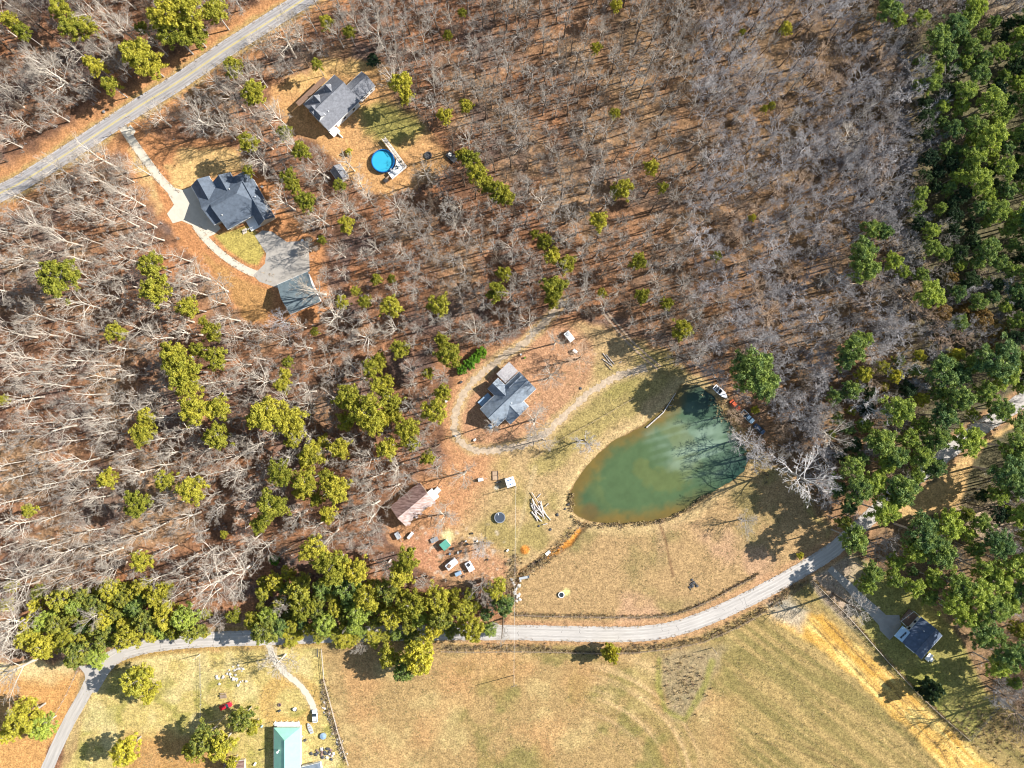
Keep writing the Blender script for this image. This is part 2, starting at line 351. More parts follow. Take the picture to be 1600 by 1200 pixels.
    sc_ = vnoise(rr * 9, th * 90, 60, 103)
    mc = m * smooth(60, 200, rr) * smooth(330, 180, rr) * smooth(900, 960, X) * smooth(1130, 1060, X)
    C = mixc(C, (226, 190, 140), mc * smooth(.5, .8, sc_) * .7); C = mixc(C, (148, 134, 72), mc * smooth(.48, .2, sc_) * .45)
    ml = soft(LAWNL, 6); C = mixc(C, (216, 192, 122), ml); C = mixc(C, (166, 160, 82), ml * smooth(.5, .7, n2) * .7); C = mixc(C, (236, 216, 160), ml * smooth(.5, .7, fbm(X, Y, 34, 66, 2)) * .5)
    C = mixc(C, (200, 146, 92), ml * soft([(200, 1150), (330, 1150), (380, 1210), (180, 1260)], 16) * .8)
    C = mixc(C, (212, 172, 104), ml * smooth(16, 6, np.abs(np.sqrt((X - 455) ** 2 * .8 + (Y - 1098) ** 2) - 34) + e * .2) * .8)
    m = smooth(12, -12, sdf(X, Y, GRAPE) + e * .9); C = mixc(C, (180, 158, 120), m); C = mixc(C, (140, 128, 98), m * smooth(.5, .7, n3) * .6)
    C = mixc(C, (158, 154, 76), smooth(8, 1, ldist(X, Y, [(1030, 1030), (1028, 1070), (1040, 1110), (1070, 1125), (1100, 1075), (1112, 1035)]) + e * .2) * .7)
    m = soft(CORNER, 4); C = mixc(C, (222, 168, 106), m); C = mixc(C, (232, 206, 150), m * smooth(1075, 1040, Y + e))
    m = smooth(5, -5, sdf(X, Y, HAY) + e * .6); C = mixc(C, (238, 190, 106), m)
    uu = (X * .70 - Y * .714); C = mixc(C, (220, 170, 84), m * smooth(.5, .75, vnoise(uu * 8, X + Y, 60, 111))); C = mixc(C, (250, 222, 140), m * smooth(.6, .85, vnoise(uu * 12, X + Y, 50, 112)) * .8)
    C = mixc(C, (196, 186, 170), smooth(12, -12, sdf(X, Y, [(1195, 935), (1235, 925), (1262, 955), (1250, 985), (1215, 965)]) + e) * .75)
    for off in (0, 7, 26, 33):                                      # wheel ruts in the straw
        tr = [(1262 + off, 968), (1300 + off, 1008), (1352 + off, 1062), (1410 + off, 1118), (1468 + off * .6, 1168), (1500 + off * .6, 1230)]
        C = mixc(C, (120, 96, 66), smooth(1.7, .4, ldist(X, Y, tr) + (n3 - .5) * 2.5) * (.8 if off in (0, 26) else .5))
    for off in (0, 12):
        tr = [(1180, 1145 + off), (1240, 1160 + off), (1300, 1182 + off), (1360, 1215 + off)]
        C = mixc(C, (130, 110, 72), smooth(1.8, .4, ldist(X, Y, tr) + (n3 - .5) * 2) * .7)
    m = smooth(5, -5, sdf(X, Y, YARD4) + e * .2); C = mixc(C, (170, 160, 92), m); C = mixc(C, (196, 172, 148), m * smooth(1370, 1310, X + e) )
    C = mixc(C, (150, 156, 70), m * smooth(.45, .7, n1) * smooth(1380, 1460, X) * .6)
    m = soft(CLEAR6, 4); C = mixc(C, (226, 186, 128), m)
    C = mixc(C, (216, 190, 160), soft([(1500, 795), (1560, 780), (1590, 815), (1590, 850), (1520, 840)], 10) * .8)
    C = mixc(C, (216, 190, 160), soft([(1520, 0), (1600, -40), (1620, 20), (1580, 28), (1540, 30)], 8) * .6)
    dl = ldist(X, Y, LANE); C = mixc(C, (206, 160, 118), smooth(24, 15, dl + e * .3) * .75 * smooth(600, 780, X))
    C = mixc(C, (190, 156, 92), smooth(22, 13, dl + e * .3) * .8 * smooth(700, 500, X))
    C = mixc(C, (210, 180, 130), smooth(14, 4, ldist(X, Y, DIRT) + e * .4) * .85)
    C = mixc(C, (216, 192, 150), smooth(9, 3, ldist(X, Y, DRV5) + e * .3) * .8)
    # footpath worn across the yard, shore, ditch, clay
    C = mixc(C, (222, 196, 148), smooth(5, 1, ldist(X, Y, [(836, 730), (820, 790), (806, 850), (795, 900)]) + e * .2) * .5)
    dp = sdf(X, Y, POND)
    C = mixc(C, (216, 186, 134), smooth(26, 8, dp + e * .4) * smooth(1180, 1120, X) * .8)
    C = mixc(C, (132, 104, 66), smooth(5, 0, dp + e * .15))
    dd = ldist(X, Y, DITCH); C = mixc(C, (150, 116, 80), smooth(8, 3, dd + e * .3) * .7)
    C = mixc(C, (232, 160, 76), smooth(5.5, 2, ldist(X, Y, DITCH[1:5]) + e * .2)); C = mixc(C, (70, 64, 60), smooth(3, 1.2, ldist(X, Y, [(853, 871), (835, 880), (826, 886)])))
    C = mixc(C, (214, 196, 176), smooth(.62, .8, fbm(X, Y, 7, 301, 2)) * soft([(660, 820), (770, 820), (800, 880), (780, 905), (690, 905), (640, 860)], 12) * .8)
    C = mixc(C, (232, 150, 70), smooth(9, 6, np.hypot(X - 820, Y - 859) + e * .1)); C = mixc(C, (238, 232, 170), smooth(16, 4, np.hypot(X - 700, Y - 838) + e * .2) * .8)
    C = mixc(C, (238, 224, 150), smooth(8, 3, np.hypot(X - 885, Y - 925) + e * .1)); C = mixc(C, (232, 222, 200), smooth(5, 2, np.hypot(X - 776, Y - 762)))
    C = mixc(C, (130, 96, 70), smooth(3.5, 1, ldist(X, Y, [(1032, 822), (1040, 845), (1045, 870), (1052, 900)]) + e * .12) * .7)
    C = mixc(C, (100, 92, 88), smooth(9, 4, np.hypot(X - 1081, Y - 912) + e * .3) * .7)
    k = .84 + .22 * n3 + .12 * vnoise(X + 31, Y, 4.2, 44)
    return C * k[..., None], dict(n1=n1, n2=n2, n3=n3, dp=dp, dd=dd)
Cg, aux = land(X, Y)
forest = smooth(0, 20, np.minimum.reduce([sdf(X, Y, p) for p in (Y1, Y2, Y3, LOWER, CLEAR6, CORNER)])) * smooth(30, 60, ldist(X, Y, MAIN)) * smooth(25, 50, ldist(X, Y, LANE))
Zg = forest * (aux['n1'] - .5) * 1.0 + forest * (aux['n3'] - .5) * .35
Zg -= smooth(1.5, -34, aux['dp']) * 2.2 + smooth(10, 0, aux['dp']) * 0.32
Zg -= smooth(7, 1, aux['dd']) * .8 * smooth(5, 12, aux['dp'])
Zg += smooth(10, 0, np.hypot(X - 820, Y - 859)) * .7
Zg += (aux['n3'] - .5) * .10 * (1 - smooth(60, 20, np.minimum(ldist(X, Y, MAIN), ldist(X, Y, LANE)))) 
V = np.stack([(X - 800) * S, (600 - Y) * S, Zg], -1).reshape(-1, 3)
ny_, nx_ = X.shape; I = np.arange(nx_ * ny_).reshape(ny_, nx_)
Q = np.stack([I[1:, :-1], I[1:, 1:], I[:-1, 1:], I[:-1, :-1]], -1).reshape(-1, 4)
me = tri_mesh("ground", V, Q)
ca = me.color_attributes.new("land_cover", 'FLOAT_COLOR', 'POINT')
ca.data.foreach_set("color", np.concatenate([Cg, np.ones(X.shape + (1,))], -1).astype(np.float32).ravel())
gm = bpy.data.materials.new("ground_cover"); t, b = nodes(gm)
at = t.nodes.new("ShaderNodeAttribute"); at.attribute_name = "land_cover"
tc = t.nodes.new("ShaderNodeTexCoord")
n1 = t.nodes.new("ShaderNodeTexNoise"); n1.inputs["Scale"].default_value = .6; n1.inputs["Detail"].default_value = 8; n1.inputs["Roughness"].default_value = .75
n2 = t.nodes.new("ShaderNodeTexNoise"); n2.inputs["Scale"].default_value = 1.7; n2.inputs["Detail"].default_value = 5; n2.inputs["Roughness"].default_value = .8
for n in (n1, n2): t.links.new(tc.outputs["Object"], n.inputs["Vector"])
mr = t.nodes.new("ShaderNodeMapRange"); mr.inputs[1].default_value = .28; mr.inputs[2].default_value = .72; mr.inputs[3].default_value = .52; mr.inputs[4].default_value = 1.5
t.links.new(n1.outputs[0], mr.inputs[0])
mr2 = t.nodes.new("ShaderNodeMapRange"); mr2.inputs[1].default_value = .35; mr2.inputs[2].default_value = .65; mr2.inputs[3].default_value = .5; mr2.inputs[4].default_value = 1.5
t.links.new(n2.outputs[0], mr2.inputs[0])
mm = t.nodes.new("ShaderNodeMath"); mm.operation = 'MULTIPLY'; t.links.new(mr.outputs[0], mm.inputs[0]); t.links.new(mr2.outputs[0], mm.inputs[1])
vm = t.nodes.new("ShaderNodeVectorMath"); vm.operation = 'SCALE'
t.links.new(at.outputs["Color"], vm.inputs[0]); t.links.new(mm.outputs[0], vm.inputs[3]); t.links.new(vm.outputs[0], b.inputs["Base Color"])
b.inputs["Roughness"].default_value = .95; b.inputs["Specular IOR Level"].default_value = .1
bp = t.nodes.new("ShaderNodeBump"); bp.inputs["Distance"].default_value = .12; bp.inputs["Strength"].default_value = .7
t.links.new(n1.outputs[0], bp.inputs["Height"]); t.links.new(bp.outputs[0], b.inputs["Normal"])
g = link("ground", me, gm); tag(g, "leaf litter, dry lawns and mown hay field around the pond", None, None, "structure")

# ------------------------------------------------------------------ roads
def ribbon(name, pts, wpx, z, material, label=None, off=0.0, rag=0.0, kind="structure", wend=None):
    sp = spline(pts); n = len(sp); vs = []
    for i, p in enumerate(sp):
        d = sp[min(i + 1, n - 1)] - sp[max(i - 1, 0)]; d = d / (np.linalg.norm(d) + 1e-9); nn = np.array([-d[1], d[0]])
        wv = wpx if wend is None else wpx + (wend - wpx) * i / (n - 1)
        for s_ in (-1, 1):
            q = p + nn * (off + s_ * wv / 2 + (rag * (random.random() - .5)))
            vs.append(((q[0] - 800) * S, (600 - q[1]) * S, z))
    me = bpy.data.meshes.new(name); me.from_pydata(vs, [], [(2 * i, 2 * i + 1, 2 * i + 3, 2 * i + 2) for i in range(n - 1)]); me.update()
    uvl = me.uv_layers.new(name="lane_uv"); L_ = 0.0; acc = [0.0]
    for i in range(1, n): L_ += float(np.linalg.norm(sp[i] - sp[i - 1])) / 150; acc.append(L_)
    for lp in me.loops: uvl.data[lp.index].uv = (lp.vertex_index % 2, acc[lp.vertex_index // 2])
    o = link(name, me, material); tag(o, label, None, None, kind); return o
def sheet(name, pts, z, material, label=None):
    m = MB(); q = [P(*p) for p in pts]; m.prism([(a.x, a.y) for a in q], z - .05, z)
    o = m.build(name, material); tag(o, label, None, None, "structure"); return o
ribbon("road", MAIN, 27, .060, M['asphalt'], "grey two-lane road with yellow centre line", rag=.5)
ribbon("road_marking", MAIN, .85, .066, M['yellow'], off=-.75); ribbon("road_marking", MAIN, .85, .066, M['yellow'], off=.75)
ribbon("road_marking", MAIN, .6, .066, M['white_line'], off=-12.2); ribbon("road_marking", MAIN, .6, .066, M['white_line'], off=12.2)
ribbon("lane", LANE, 24, .060, M['lane'], "pale grey country lane curving past the field", rag=1.3)
ribbon("side_road", SPUR, 19, .070, M['lane'], "pale side road leaving the lane", rag=.6)
sheet("road_junction", [(122, 1040), (136, 1040), (160, 1036), (185, 1020), (196, 1022), (170, 1052), (152, 1082), (138, 1082), (132, 1052)], .075, M['lane'])
ribbon("dirt_track", DIRT, 10, .045, M['gravel'], "dirt track looping round the pond house", rag=5.5)
ribbon("dirt_track", TRACK, 3.0, .045, M['dirt'], off=-3.2, rag=1.2); ribbon("dirt_track", TRACK, 3.0, .045, M['dirt'], off=3.2, rag=1.2)
ribbon("driveway", DRV1, 13, .050, M['concrete'], "pale concrete driveway from the road")
ribbon("driveway", DRV1B, 11, .048, M['concrete'], "concrete drive curving down to the garage")
sheet("driveway_apron", [(190, 208), (204, 195), (212, 205), (208, 212), (200, 216)], .056, M['concrete'])
sheet("driveway_apron", [(262, 290), (285, 297), (300, 292), (345, 357), (335, 366), (318, 374), (300, 352), (284, 345), (270, 349), (261, 334), (272, 320), (263, 304)], .062, M['concrete'])
sheet("parking_pad", [(398, 368), (410, 360), (425, 362), (448, 378), (482, 376), (484, 424), (434, 450), (405, 440), (396, 430), (414, 412), (416, 396)], .058, M['concrete_grey'])
ribbon("driveway", DRV4, 10, .050, M['concrete_grey'], "slabbed concrete driveway beside the straw strip", wend=20)
for k in range(1, 7):
    q = spline(DRV4); i = int(k * len(q) / 7.5); a, b2 = q[i], q[min(i + 1, len(q) - 1)]; d = (b2 - a) / np.linalg.norm(b2 - a); nn = np.array([-d[1], d[0]]) * (5 + 5 * i / len(q)) * .96
    ribbon("driveway_joint", [a - nn, a + nn], .55, .056, M['joint'])
ribbon("driveway", DRV5, 9, .045, M['concrete'], "gravel drive to the green roofed house", rag=2)
M['worn'] = mat('worn_asphalt', alb((176, 170, 168)), .85, .25, 1.0, detail=10, stretch=(1, 6, 1), uv=True); M['worn_lane'] = mat('worn_lane', alb((224, 216, 208)), .85, .2, 1.0, detail=10, stretch=(1, 6, 1), uv=True); M['tar'] = mat('tar_seal', (.05, .05, .055), .7, .2, 2)
for o_ in (-8.2, -4.0, 4.0, 8.2): ribbon("tyre_track", MAIN, 1.7, .063, M['worn'], off=o_, rag=.5)
for o_ in (-7.5, -3.0, 3.0, 7.5): ribbon("tyre_track", LANE, 2.0, .063, M['worn_lane'], off=o_, rag=.7)
def crack(path, i, half, z=.0655):
    q = spline(path); i = min(i, len(q) - 2); a, d = q[i], q[i + 1] - q[i]; d = d / np.linalg.norm(d); nn = np.array([-d[1], d[0]]); k0, k1 = sorted((random.uniform(-1, 1), random.uniform(-1, 1)))
    if k1 - k0 < .5: k1 = k0 + .5
    ribbon("tar_seal", [a + nn * half * (k0 + (k1 - k0) * t_) + d * random.uniform(-1.6, 1.6) for t_ in (0, .33, .66, 1)], .32, z, M['tar'], rag=.15)
for i in range(16): crack(MAIN, random.randrange(30, 230), 11)
for i in range(26): crack(LANE, random.randrange(5, 400), 9)
for (a_, b_, c_) in ((252, 140, 5.2), (196, 176, 4.4), (330, 96, 5)):
    d_ = np.array([.83, -.56]); n_ = np.array([.56, .83]); q_ = np.array([a_, b_]); sheet("road_patch", [tuple(q_ + d_ * u_ + n_ * v_) for u_, v_ in ((0, 0), (c_ * 2.6, 0), (c_ * 2.6, 3.2), (0, 3.2))], .0645, M['worn'])

# ------------------------------------------------------------------ pond
px_ = np.arange(870, 1190, 2.0); py_ = np.arange(590, 835, 2.0); A, B = np.meshgrid(px_, py_)
d = sdf(A, B, POND); na = fbm(A, B, 40, 201, 4); nf = fbm(A, B, 9, 221, 3)
C = np.ones(A.shape + (3,)) * np.array(alb((76, 104, 76)))
cx, cy = 1015, 722
ang = np.arctan2(B - cy, A - cx); rad = np.hypot((A - cx), (B - cy) * 1.15)
sw = .5 + .5 * np.cos(ang * 1.0 + rad * .06 + 3.0 + 3.2 * (na - .5) + 1.0 * (nf - .5))
C = mixc(C, (118, 122, 72), smooth(.45, .85, sw) * smooth(125, 70, rad) * .8)
C = mixc(C, (112, 132, 84), smooth(150, 40, np.hypot(A - 1000, B - 745)) * .5)
C = mixc(C, (140, 112, 56), smooth(-26, 0, d + (na - .5) * 30 + (nf - .5) * 12) * smooth(1130, 1050, A) * .8)
C = mixc(C, (118, 96, 58), smooth(20, 4, np.hypot(A - 922, B - 800) + (na - .5) * 20) * .7)
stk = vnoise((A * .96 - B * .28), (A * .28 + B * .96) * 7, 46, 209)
C = mixc(C, (176, 200, 178), (.45 + .75 * smooth(.35, .7, stk)) * smooth(78, 6, np.hypot((A - 1096) * .75 - (B - 690) * .15, (B - 692) * 1.05) + (fbm(A, B, 22, 205, 3) - .5) * 40) * .55)  # streaky sky glare painted pale into the water colour
C = mixc(C, (30, 72, 78), smooth(1050, 1110, A) * smooth(680, 615, B + (na - .5) * 30) * .6)  # dark tree reflections painted into the upper right end
C = mixc(C, (30, 64, 68), smooth(1105, 1160, A + (na - .5) * 30) * smooth(680, 730, B) * .6)
C = C * (.86 + .28 * nf)[..., None]
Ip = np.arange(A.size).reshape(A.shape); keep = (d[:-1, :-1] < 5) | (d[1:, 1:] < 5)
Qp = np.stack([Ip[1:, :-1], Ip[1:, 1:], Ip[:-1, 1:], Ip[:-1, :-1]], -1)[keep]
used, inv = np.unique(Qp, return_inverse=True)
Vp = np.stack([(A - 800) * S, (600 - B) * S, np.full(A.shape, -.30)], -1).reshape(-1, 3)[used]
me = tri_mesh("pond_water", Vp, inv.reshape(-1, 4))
ca = me.color_attributes.new("silt_and_reflection", 'FLOAT_COLOR', 'POINT'); ca.data.foreach_set("color", np.concatenate([C, np.ones(A.shape + (1,))], -1).reshape(-1, 4)[used].astype(np.float32).ravel())
wm = bpy.data.materials.new("pond_water"); t, b = nodes(wm); at = t.nodes.new("ShaderNodeAttribute"); at.attribute_name = "silt_and_reflection"
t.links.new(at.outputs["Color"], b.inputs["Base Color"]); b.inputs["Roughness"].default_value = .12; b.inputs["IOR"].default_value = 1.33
tc = t.nodes.new("ShaderNodeTexCoord"); n = t.nodes.new("ShaderNodeTexNoise"); n.inputs["Scale"].default_value = .9; n.inputs["Detail"].default_value = 3
bp = t.nodes.new("ShaderNodeBump"); bp.inputs["Distance"].default_value = .05; bp.inputs["Strength"].default_value = .35
t.links.new(tc.outputs["Object"], n.inputs["Vector"]); t.links.new(n.outputs[0], bp.inputs["Height"]); t.links.new(bp.outputs[0], b.inputs["Normal"])
tag(link("water", me, wm), "murky green pond with swirls of ochre mud", None, None, "structure")

# ------------------------------------------------------------------ buildings
def place_px(zpx, zpy, off, k, z=0.0):
    return P(off[0] + zpx / k, off[1] + zpy / k, z)
class Block:
    """one roofed volume: centre c (world, at the eaves), axis angle a, length along the ridge, width across"""
    def __init__(s, c, a, L, W, ze, zr, hip=(0, 0), over=.45):
        s.c = Vector((c[0], c[1])); s.a = a; s.L = L; s.W = W; s.ze = ze; s.zr = zr; s.hip = hip; s.over = over
    def w(s, u, v):
        c, n = math.cos(s.a), math.sin(s.a); return (s.c.x + u * c - v * n, s.c.y + u * n + v * c)
def blk(pts4, ze, zr, along=0, hip=(0, 0), over=.45):
    """block from two corners of one eave edge and the opposite width: pts4 = photo pixels of the eave corners in order"""
    q = [P(p[0], p[1], ze) for p in pts4]; c = sum(q, Vector()) / 4
    e1 = ((q[1] - q[0]) + (q[2] - q[3])) / 2; e2 = ((q[3] - q[0]) + (q[2] - q[1])) / 2
    if along == 0: return Block(c, math.atan2(e1.y, e1.x), e1.length, e2.length, ze, zr, hip, over)
    return Block(c, math.atan2(e2.y, e2.x), e2.length, e1.length, ze, zr, hip, over)
def building(name, label, cat, blocks, roof_mat, wall_mat, trim=None, doors=1, wins=3, group=None, vents=0, roof_mats=None, chimney=None):
    c0 = blocks[0].c; root = empty(name, (c0.x, c0.y, 0), 0, label, cat, group)
    def sh(p): return (p[0] - c0.x, p[1] - c0.y)
    wall = MB(); roofs = []; gut = []
    for k, B in enumerate(blocks):
        L, W, o = B.L, B.W, B.over; li, wi = L / 2 - o, W / 2 - o; e = .003 * k
        pts = [sh(B.w(*p)) for p in ((-li, -wi), (li, -wi), (li, wi), (-li, wi))]
        wall.prism(pts, -.3, B.ze + e)
        slope = (B.zr - B.ze) / (W / 2)
        zz = B.ze + slope * wi                                   # gable triangles
        for sgn, h in ((-1, B.hip[0]), (1, B.hip[1])):
            if h == 0:
                x0 = sgn * li; x1 = sgn * (li - .12)
                A = [sh(B.w(x0, -wi)), sh(B.w(x0, wi)), sh(B.w(x0, 0))]; D = [sh(B.w(x1, -wi)), sh(B.w(x1, wi)), sh(B.w(x1, 0))]
                zs = [B.ze + slope * o, B.ze + slope * o, B.zr - .06]
                zb = B.ze - .01
                v = [(A[0][0], A[0][1], zb), (A[1][0], A[1][1], zb), (A[1][0], A[1][1], zs[1] - .06), (A[2][0], A[2][1], zs[2]), (A[0][0], A[0][1], zs[0] - .06)]
                v += [(D[0][0], D[0][1], zb), (D[1][0], D[1][1], zb), (D[1][0], D[1][1], zs[1] - .06), (D[2][0], D[2][1], zs[2]), (D[0][0], D[0][1], zs[0] - .06)]
                wall.poly(v, [(0, 1, 2, 3, 4), (9, 8, 7, 6, 5), (0, 5, 6, 1), (1, 6, 7, 2), (2, 7, 8, 3), (3, 8, 9, 4), (4, 9, 5, 0)])
        r = MB(); a_, b_ = -L / 2 + B.hip[0], L / 2 - B.hip[1]
        th = .16
        top = [(-L / 2, -W / 2, B.ze), (L / 2, -W / 2, B.ze), (L / 2, W / 2, B.ze), (-L / 2, W / 2, B.ze), (a_, 0, B.zr), (b_, 0, B.zr)]
        vs = []
        for dz in (0, -th):
            for p in top:
                q = sh(B.w(p[0], p[1])); vs.append((q[0], q[1], p[2] + dz + e))
        F = [(0, 1, 5, 4), (2, 3, 4, 5), (3, 0, 4), (1, 2, 5)]
        gab = [B.hip[0] == 0, B.hip[1] == 0]
        faces = [F[0], F[1]] + ([] if gab[0] else [F[2]]) + ([] if gab[1] else [F[3]])
        bot = [tuple(i + 6 for i in f)[::-1] for f in faces]
        side = [(0, 6, 7, 1), (2, 8, 9, 3)]
        side += [(3, 9, 10, 4), (4, 10, 6, 0)] if gab[0] else [(3, 9, 6, 0)]
        side += [(1, 7, 11, 5), (5, 11, 8, 2)] if gab[1] else [(1, 7, 8, 2)]
        r.poly(vs, faces + bot + side); roofs.append(r)
        for (s_, t0) in ((-1, 0), (1, 0)):                        # fascia / gutter board along the eaves
            p0 = sh(B.w(-L / 2, s_ * (W / 2 + .04))); p1 = sh(B.w(L / 2, s_ * (W / 2 + .04)))
            tr = MB(); tr.tube((p0[0], p0[1], B.ze - .10 + e), (p1[0], p1[1], B.ze - .10 + e), .07, .07, 4); gut.append(tr)
    wall.build("wall", wall_mat, root)
    rf = None
    caps = []
    for k, B in enumerate(blocks):
        p0, p1 = sh(B.w(-B.L / 2 + B.hip[0], 0)), sh(B.w(B.L / 2 - B.hip[1], 0)); cq = MB(); cq.tube((p0[0], p0[1], B.zr + .02), (p1[0], p1[1], B.zr + .02), .13, .13, 6); caps.append(cq)
    allr = {}
    for k, r in enumerate(roofs):
        mm_ = roof_mat if not roof_mats else roof_mats[k]
        R = allr.setdefault(mm_.name, (mm_, MB())); R[1].poly(r.v, r.f)
    for mm_, R in allr.values():
        o = R.build("roof", mm_, root); rf = rf or o
    for cq in caps: cq.build("ridge_cap", roof_mat, rf)
    for tr in gut: tr.build("gutter", trim or M['white'], rf)
    n = 0
    for B in blocks[:3]:
        for s_ in (-1, 1):
            for i in range(wins):
                u = (i - (wins - 1) / 2) * (B.L - 2) / max(1, wins); y = s_ * (B.W / 2 - B.over + .03)
                p = sh(B.w(u, y)); q = MB(); isdoor = (n == 0 and doors)
                if isdoor: q.box(p[0], p[1], 0.05, .95, .08, 2.05, B.a); d_ = q.build("door", M['brown_ply'], root); h = MB(); pp = sh(B.w(u + .35, y + s_ * .06)); h.box(pp[0], pp[1], 1.0, .06, .06, .12, B.a); h.build("handle", M['chrome'], d_)
                else:
                    q.box(p[0], p[1], 1.0, 1.05, .06, 1.2, B.a); d_ = q.build("window", M['glass'], root)
                    f = MB(); pp = sh(B.w(u, y - s_ * .01)); f.box(pp[0], pp[1], .9, 1.3, .05, 1.42, B.a); f.build("frame", M['white'], d_)
                n += 1
    B = blocks[0]
    for k in range(vents):
        u = (k - (vents - 1) / 2) * B.L * .4; v = B.W * .22 * (1 if k % 2 else -1); z = B.zr - abs(v) / (B.W / 2) * (B.zr - B.ze)
        p = sh(B.w(u, v)); q = MB(); q.disc(p[0], p[1], z - .1, z + .45, .11, 8); q.disc(p[0], p[1], z + .45, z + .52, .19, 8); q.build("vent_pipe", M['white'], rf)
    if chimney:
        p = P(chimney[0], chimney[1], chimney[2]); q = MB(); q.box(p.x - c0.x, p.y - c0.y, chimney[2] - 1.2, .8, .8, 2.0, B.a); q.box(p.x - c0.x, p.y - c0.y, chimney[2] + .8, .95, .95, .12, B.a); q.build("chimney", M['brick'], rf)
    return root

# large slate-roofed house
o1 = (260, 240)
W1 = np.array((395.0, 540.0)); U1 = np.array((.872, -.490)); V1 = np.array((.490, .872))
def r1(u0, u1, v0, v1):
    return [tuple((W1 + U1 * a + V1 * b_) / 8 + np.array(o1)) for a, b_ in ((u0, v0), (u1, v0), (u1, v1), (u0, v1))]
b1 = [blk(r1(120, 705, 3, 540), 2.9, 7.4, 0, (0, 6.5)), blk(r1(0, 330, 0, 405), 2.93, 6.3, 0, (0, 0)),
      blk(r1(-7, 247, -162, 170), 3.0, 5.2, 1), blk(r1(254, 500, -72, 200), 3.0, 5.4, 1), blk(r1(484, 712, 150, 690), 2.95, 5.4, 1)]
house1 = building("house", "large blue-grey slate roofed house with front gables at the concrete driveway", "house", b1, M['slate'], M['tan_siding'], vents=3, wins=2)
def part_box(root, name, px, py, z0, sx, sy, sz, ang, material, bevel=0):
    p = P(px, py, z0); q = MB(); q.box(p.x - root.location.x, p.y - root.location.y, z0, sx, sy, sz, ang); return q.build(name, material, root, bevel)
a1 = math.atan2(.490, .872)
dk = part_box(house1, "deck", 397.5, 348.5, .3, 4.6, 4.4, .35, a1, M['white'])
q = MB(); p = P(383, 359, 0)
for k in range(5): q.box(p.x - house1.location.x + math.cos(a1) * -.1, p.y - house1.location.y - .3 * k, 0.0, 1.6, .35, .6 - .12 * k, a1)
q.build("steps", M['wood_pale'], house1)
q = MB()
for (x0, y0, x1, y1) in ((386, 361, 405, 353), (405, 353, 401, 338)):
    A_, B_ = P(x0, y0, 0), P(x1, y1, 0); L0 = house1.location
    q.tube((A_.x - L0.x, A_.y - L0.y, 1.6), (B_.x - L0.x, B_.y - L0.y, 1.6), .07, .07, 4)
    for k in range(6):
        c = A_.lerp(B_, k / 5); q.box(c.x - L0.x, c.y - L0.y, .4, .08, .08, 1.2, a1)
q.build("railing", M['white'], house1)

# upper dormered house
W2 = np.array((270.0, 585.0)); U2 = np.array((.725, -.688)); V2 = np.array((.688, .725))
def r2(u0, u1, v0, v1):
    return [tuple((W2 + U2 * a + V2 * b_) / 8 + np.array((440, 90))) for a, b_ in ((u0, v0), (u1, v0), (u1, v1), (u0, v1))]
b2_ = [blk(r2(0, 541, 0, 456), 4.0, 8.4, 0), blk(r2(535, 815, 204, 452), 3.0, 5.4, 0),
       blk(r2(116, 220, 40, 215), 6.1, 7.9, 1, over=.25), blk(r2(312, 416, 40, 215), 6.1, 7.9, 1, over=.25), blk(r2(0, 112, 110, 290), 7.0, 8.7, 1, over=.25)]
house2 = building("house", "grey shingled house with dormers beside the round swimming pool", "house", b2_, M['shingle'], M['siding'], wins=3, vents=2)
a2 = math.atan2(.688, .725)
part_box(house2, "porch_roof", 486.5, 143, 2.7, 13.5, 1.8, .14, a2, M['brown_ply'])
part_box(house2, "back_deck", 523, 206, .5, 3.2, 2.6, .9, a2, M['white'])
q = MB(); p = P(528, 208, 0); 
for k in range(5): q.box(p.x - house2.location.x + .3 * k, p.y - house2.location.y - .28 * k, 0, 1.6, .35, 1.2 - .22 * k, a2 - math.pi / 2)
q.build("steps", M['white'], house2)

# detached garage
gg = [(431.8, 446.8), (479, 424), (503, 470.5), (454.3, 489.3)]
garage = building("garage", "detached garage with pale grey-green gable roof at the parking pad", "garage", [blk(gg, 3.2, 5.9, 0)], M['green_shingle'], M['siding'], wins=2)
q = MB(); B = blk(gg, 3.2, 5.9, 0)
p = B.w(0, B.W / 2 - .42); q.box(p[0] - B.c.x, p[1] - B.c.y, .02, 5.0, .1, 2.4, B.a); q.build("garage_door", M['white'], garage)

# pond house
o3 = (690, 500); k3 = 5.455
def z3(pts): return [(o3[0] + a / k3, o3[1] + b_ / k3) for a, b_ in pts]
b3 = [blk(z3([(325, 765), (655, 445), (812, 580), (474, 905)]), 3.1, 5.6, 0), blk(z3([(390, 580), (480, 497), (590, 600), (500, 690)]), 3.0, 4.9, 1),
      blk(z3([(490, 790), (650, 640), (740, 735), (590, 892)]), 2.8, 4.4, 1), blk(z3([(550, 550), (655, 452), (700, 495), (600, 600)]), 3.25, 4.6, 0)]
house3 = building("house", "pale blue metal roofed house inside the loop of dirt track", "house", b3, M['metal_roof'], M['siding'], wins=2, vents=1)
a3 = math.radians(44)
part_box(house3, "porch_roof", 792.5, 582, 2.9, 6.2, 4.6, .15, a3, mat("weathered_white_roof", alb((206, 200, 200)), .6, .25, 1.6, detail=8))
part_box(house3, "side_deck", 758, 625, .3, 5.0, 2.5, .4, a3, M['blue_tarp'])
part_box(house3, "side_deck", 771, 662, .3, 4.0, 1.8, .4, a3, M['blue_tarp'])
for dx, dy in ((-14, 5), (-2, -9)):
    part_box(house3, "porch_post", 792.5 + dx, 582 + dy, 0, .15, .15, 2.9, a3, M['white'])

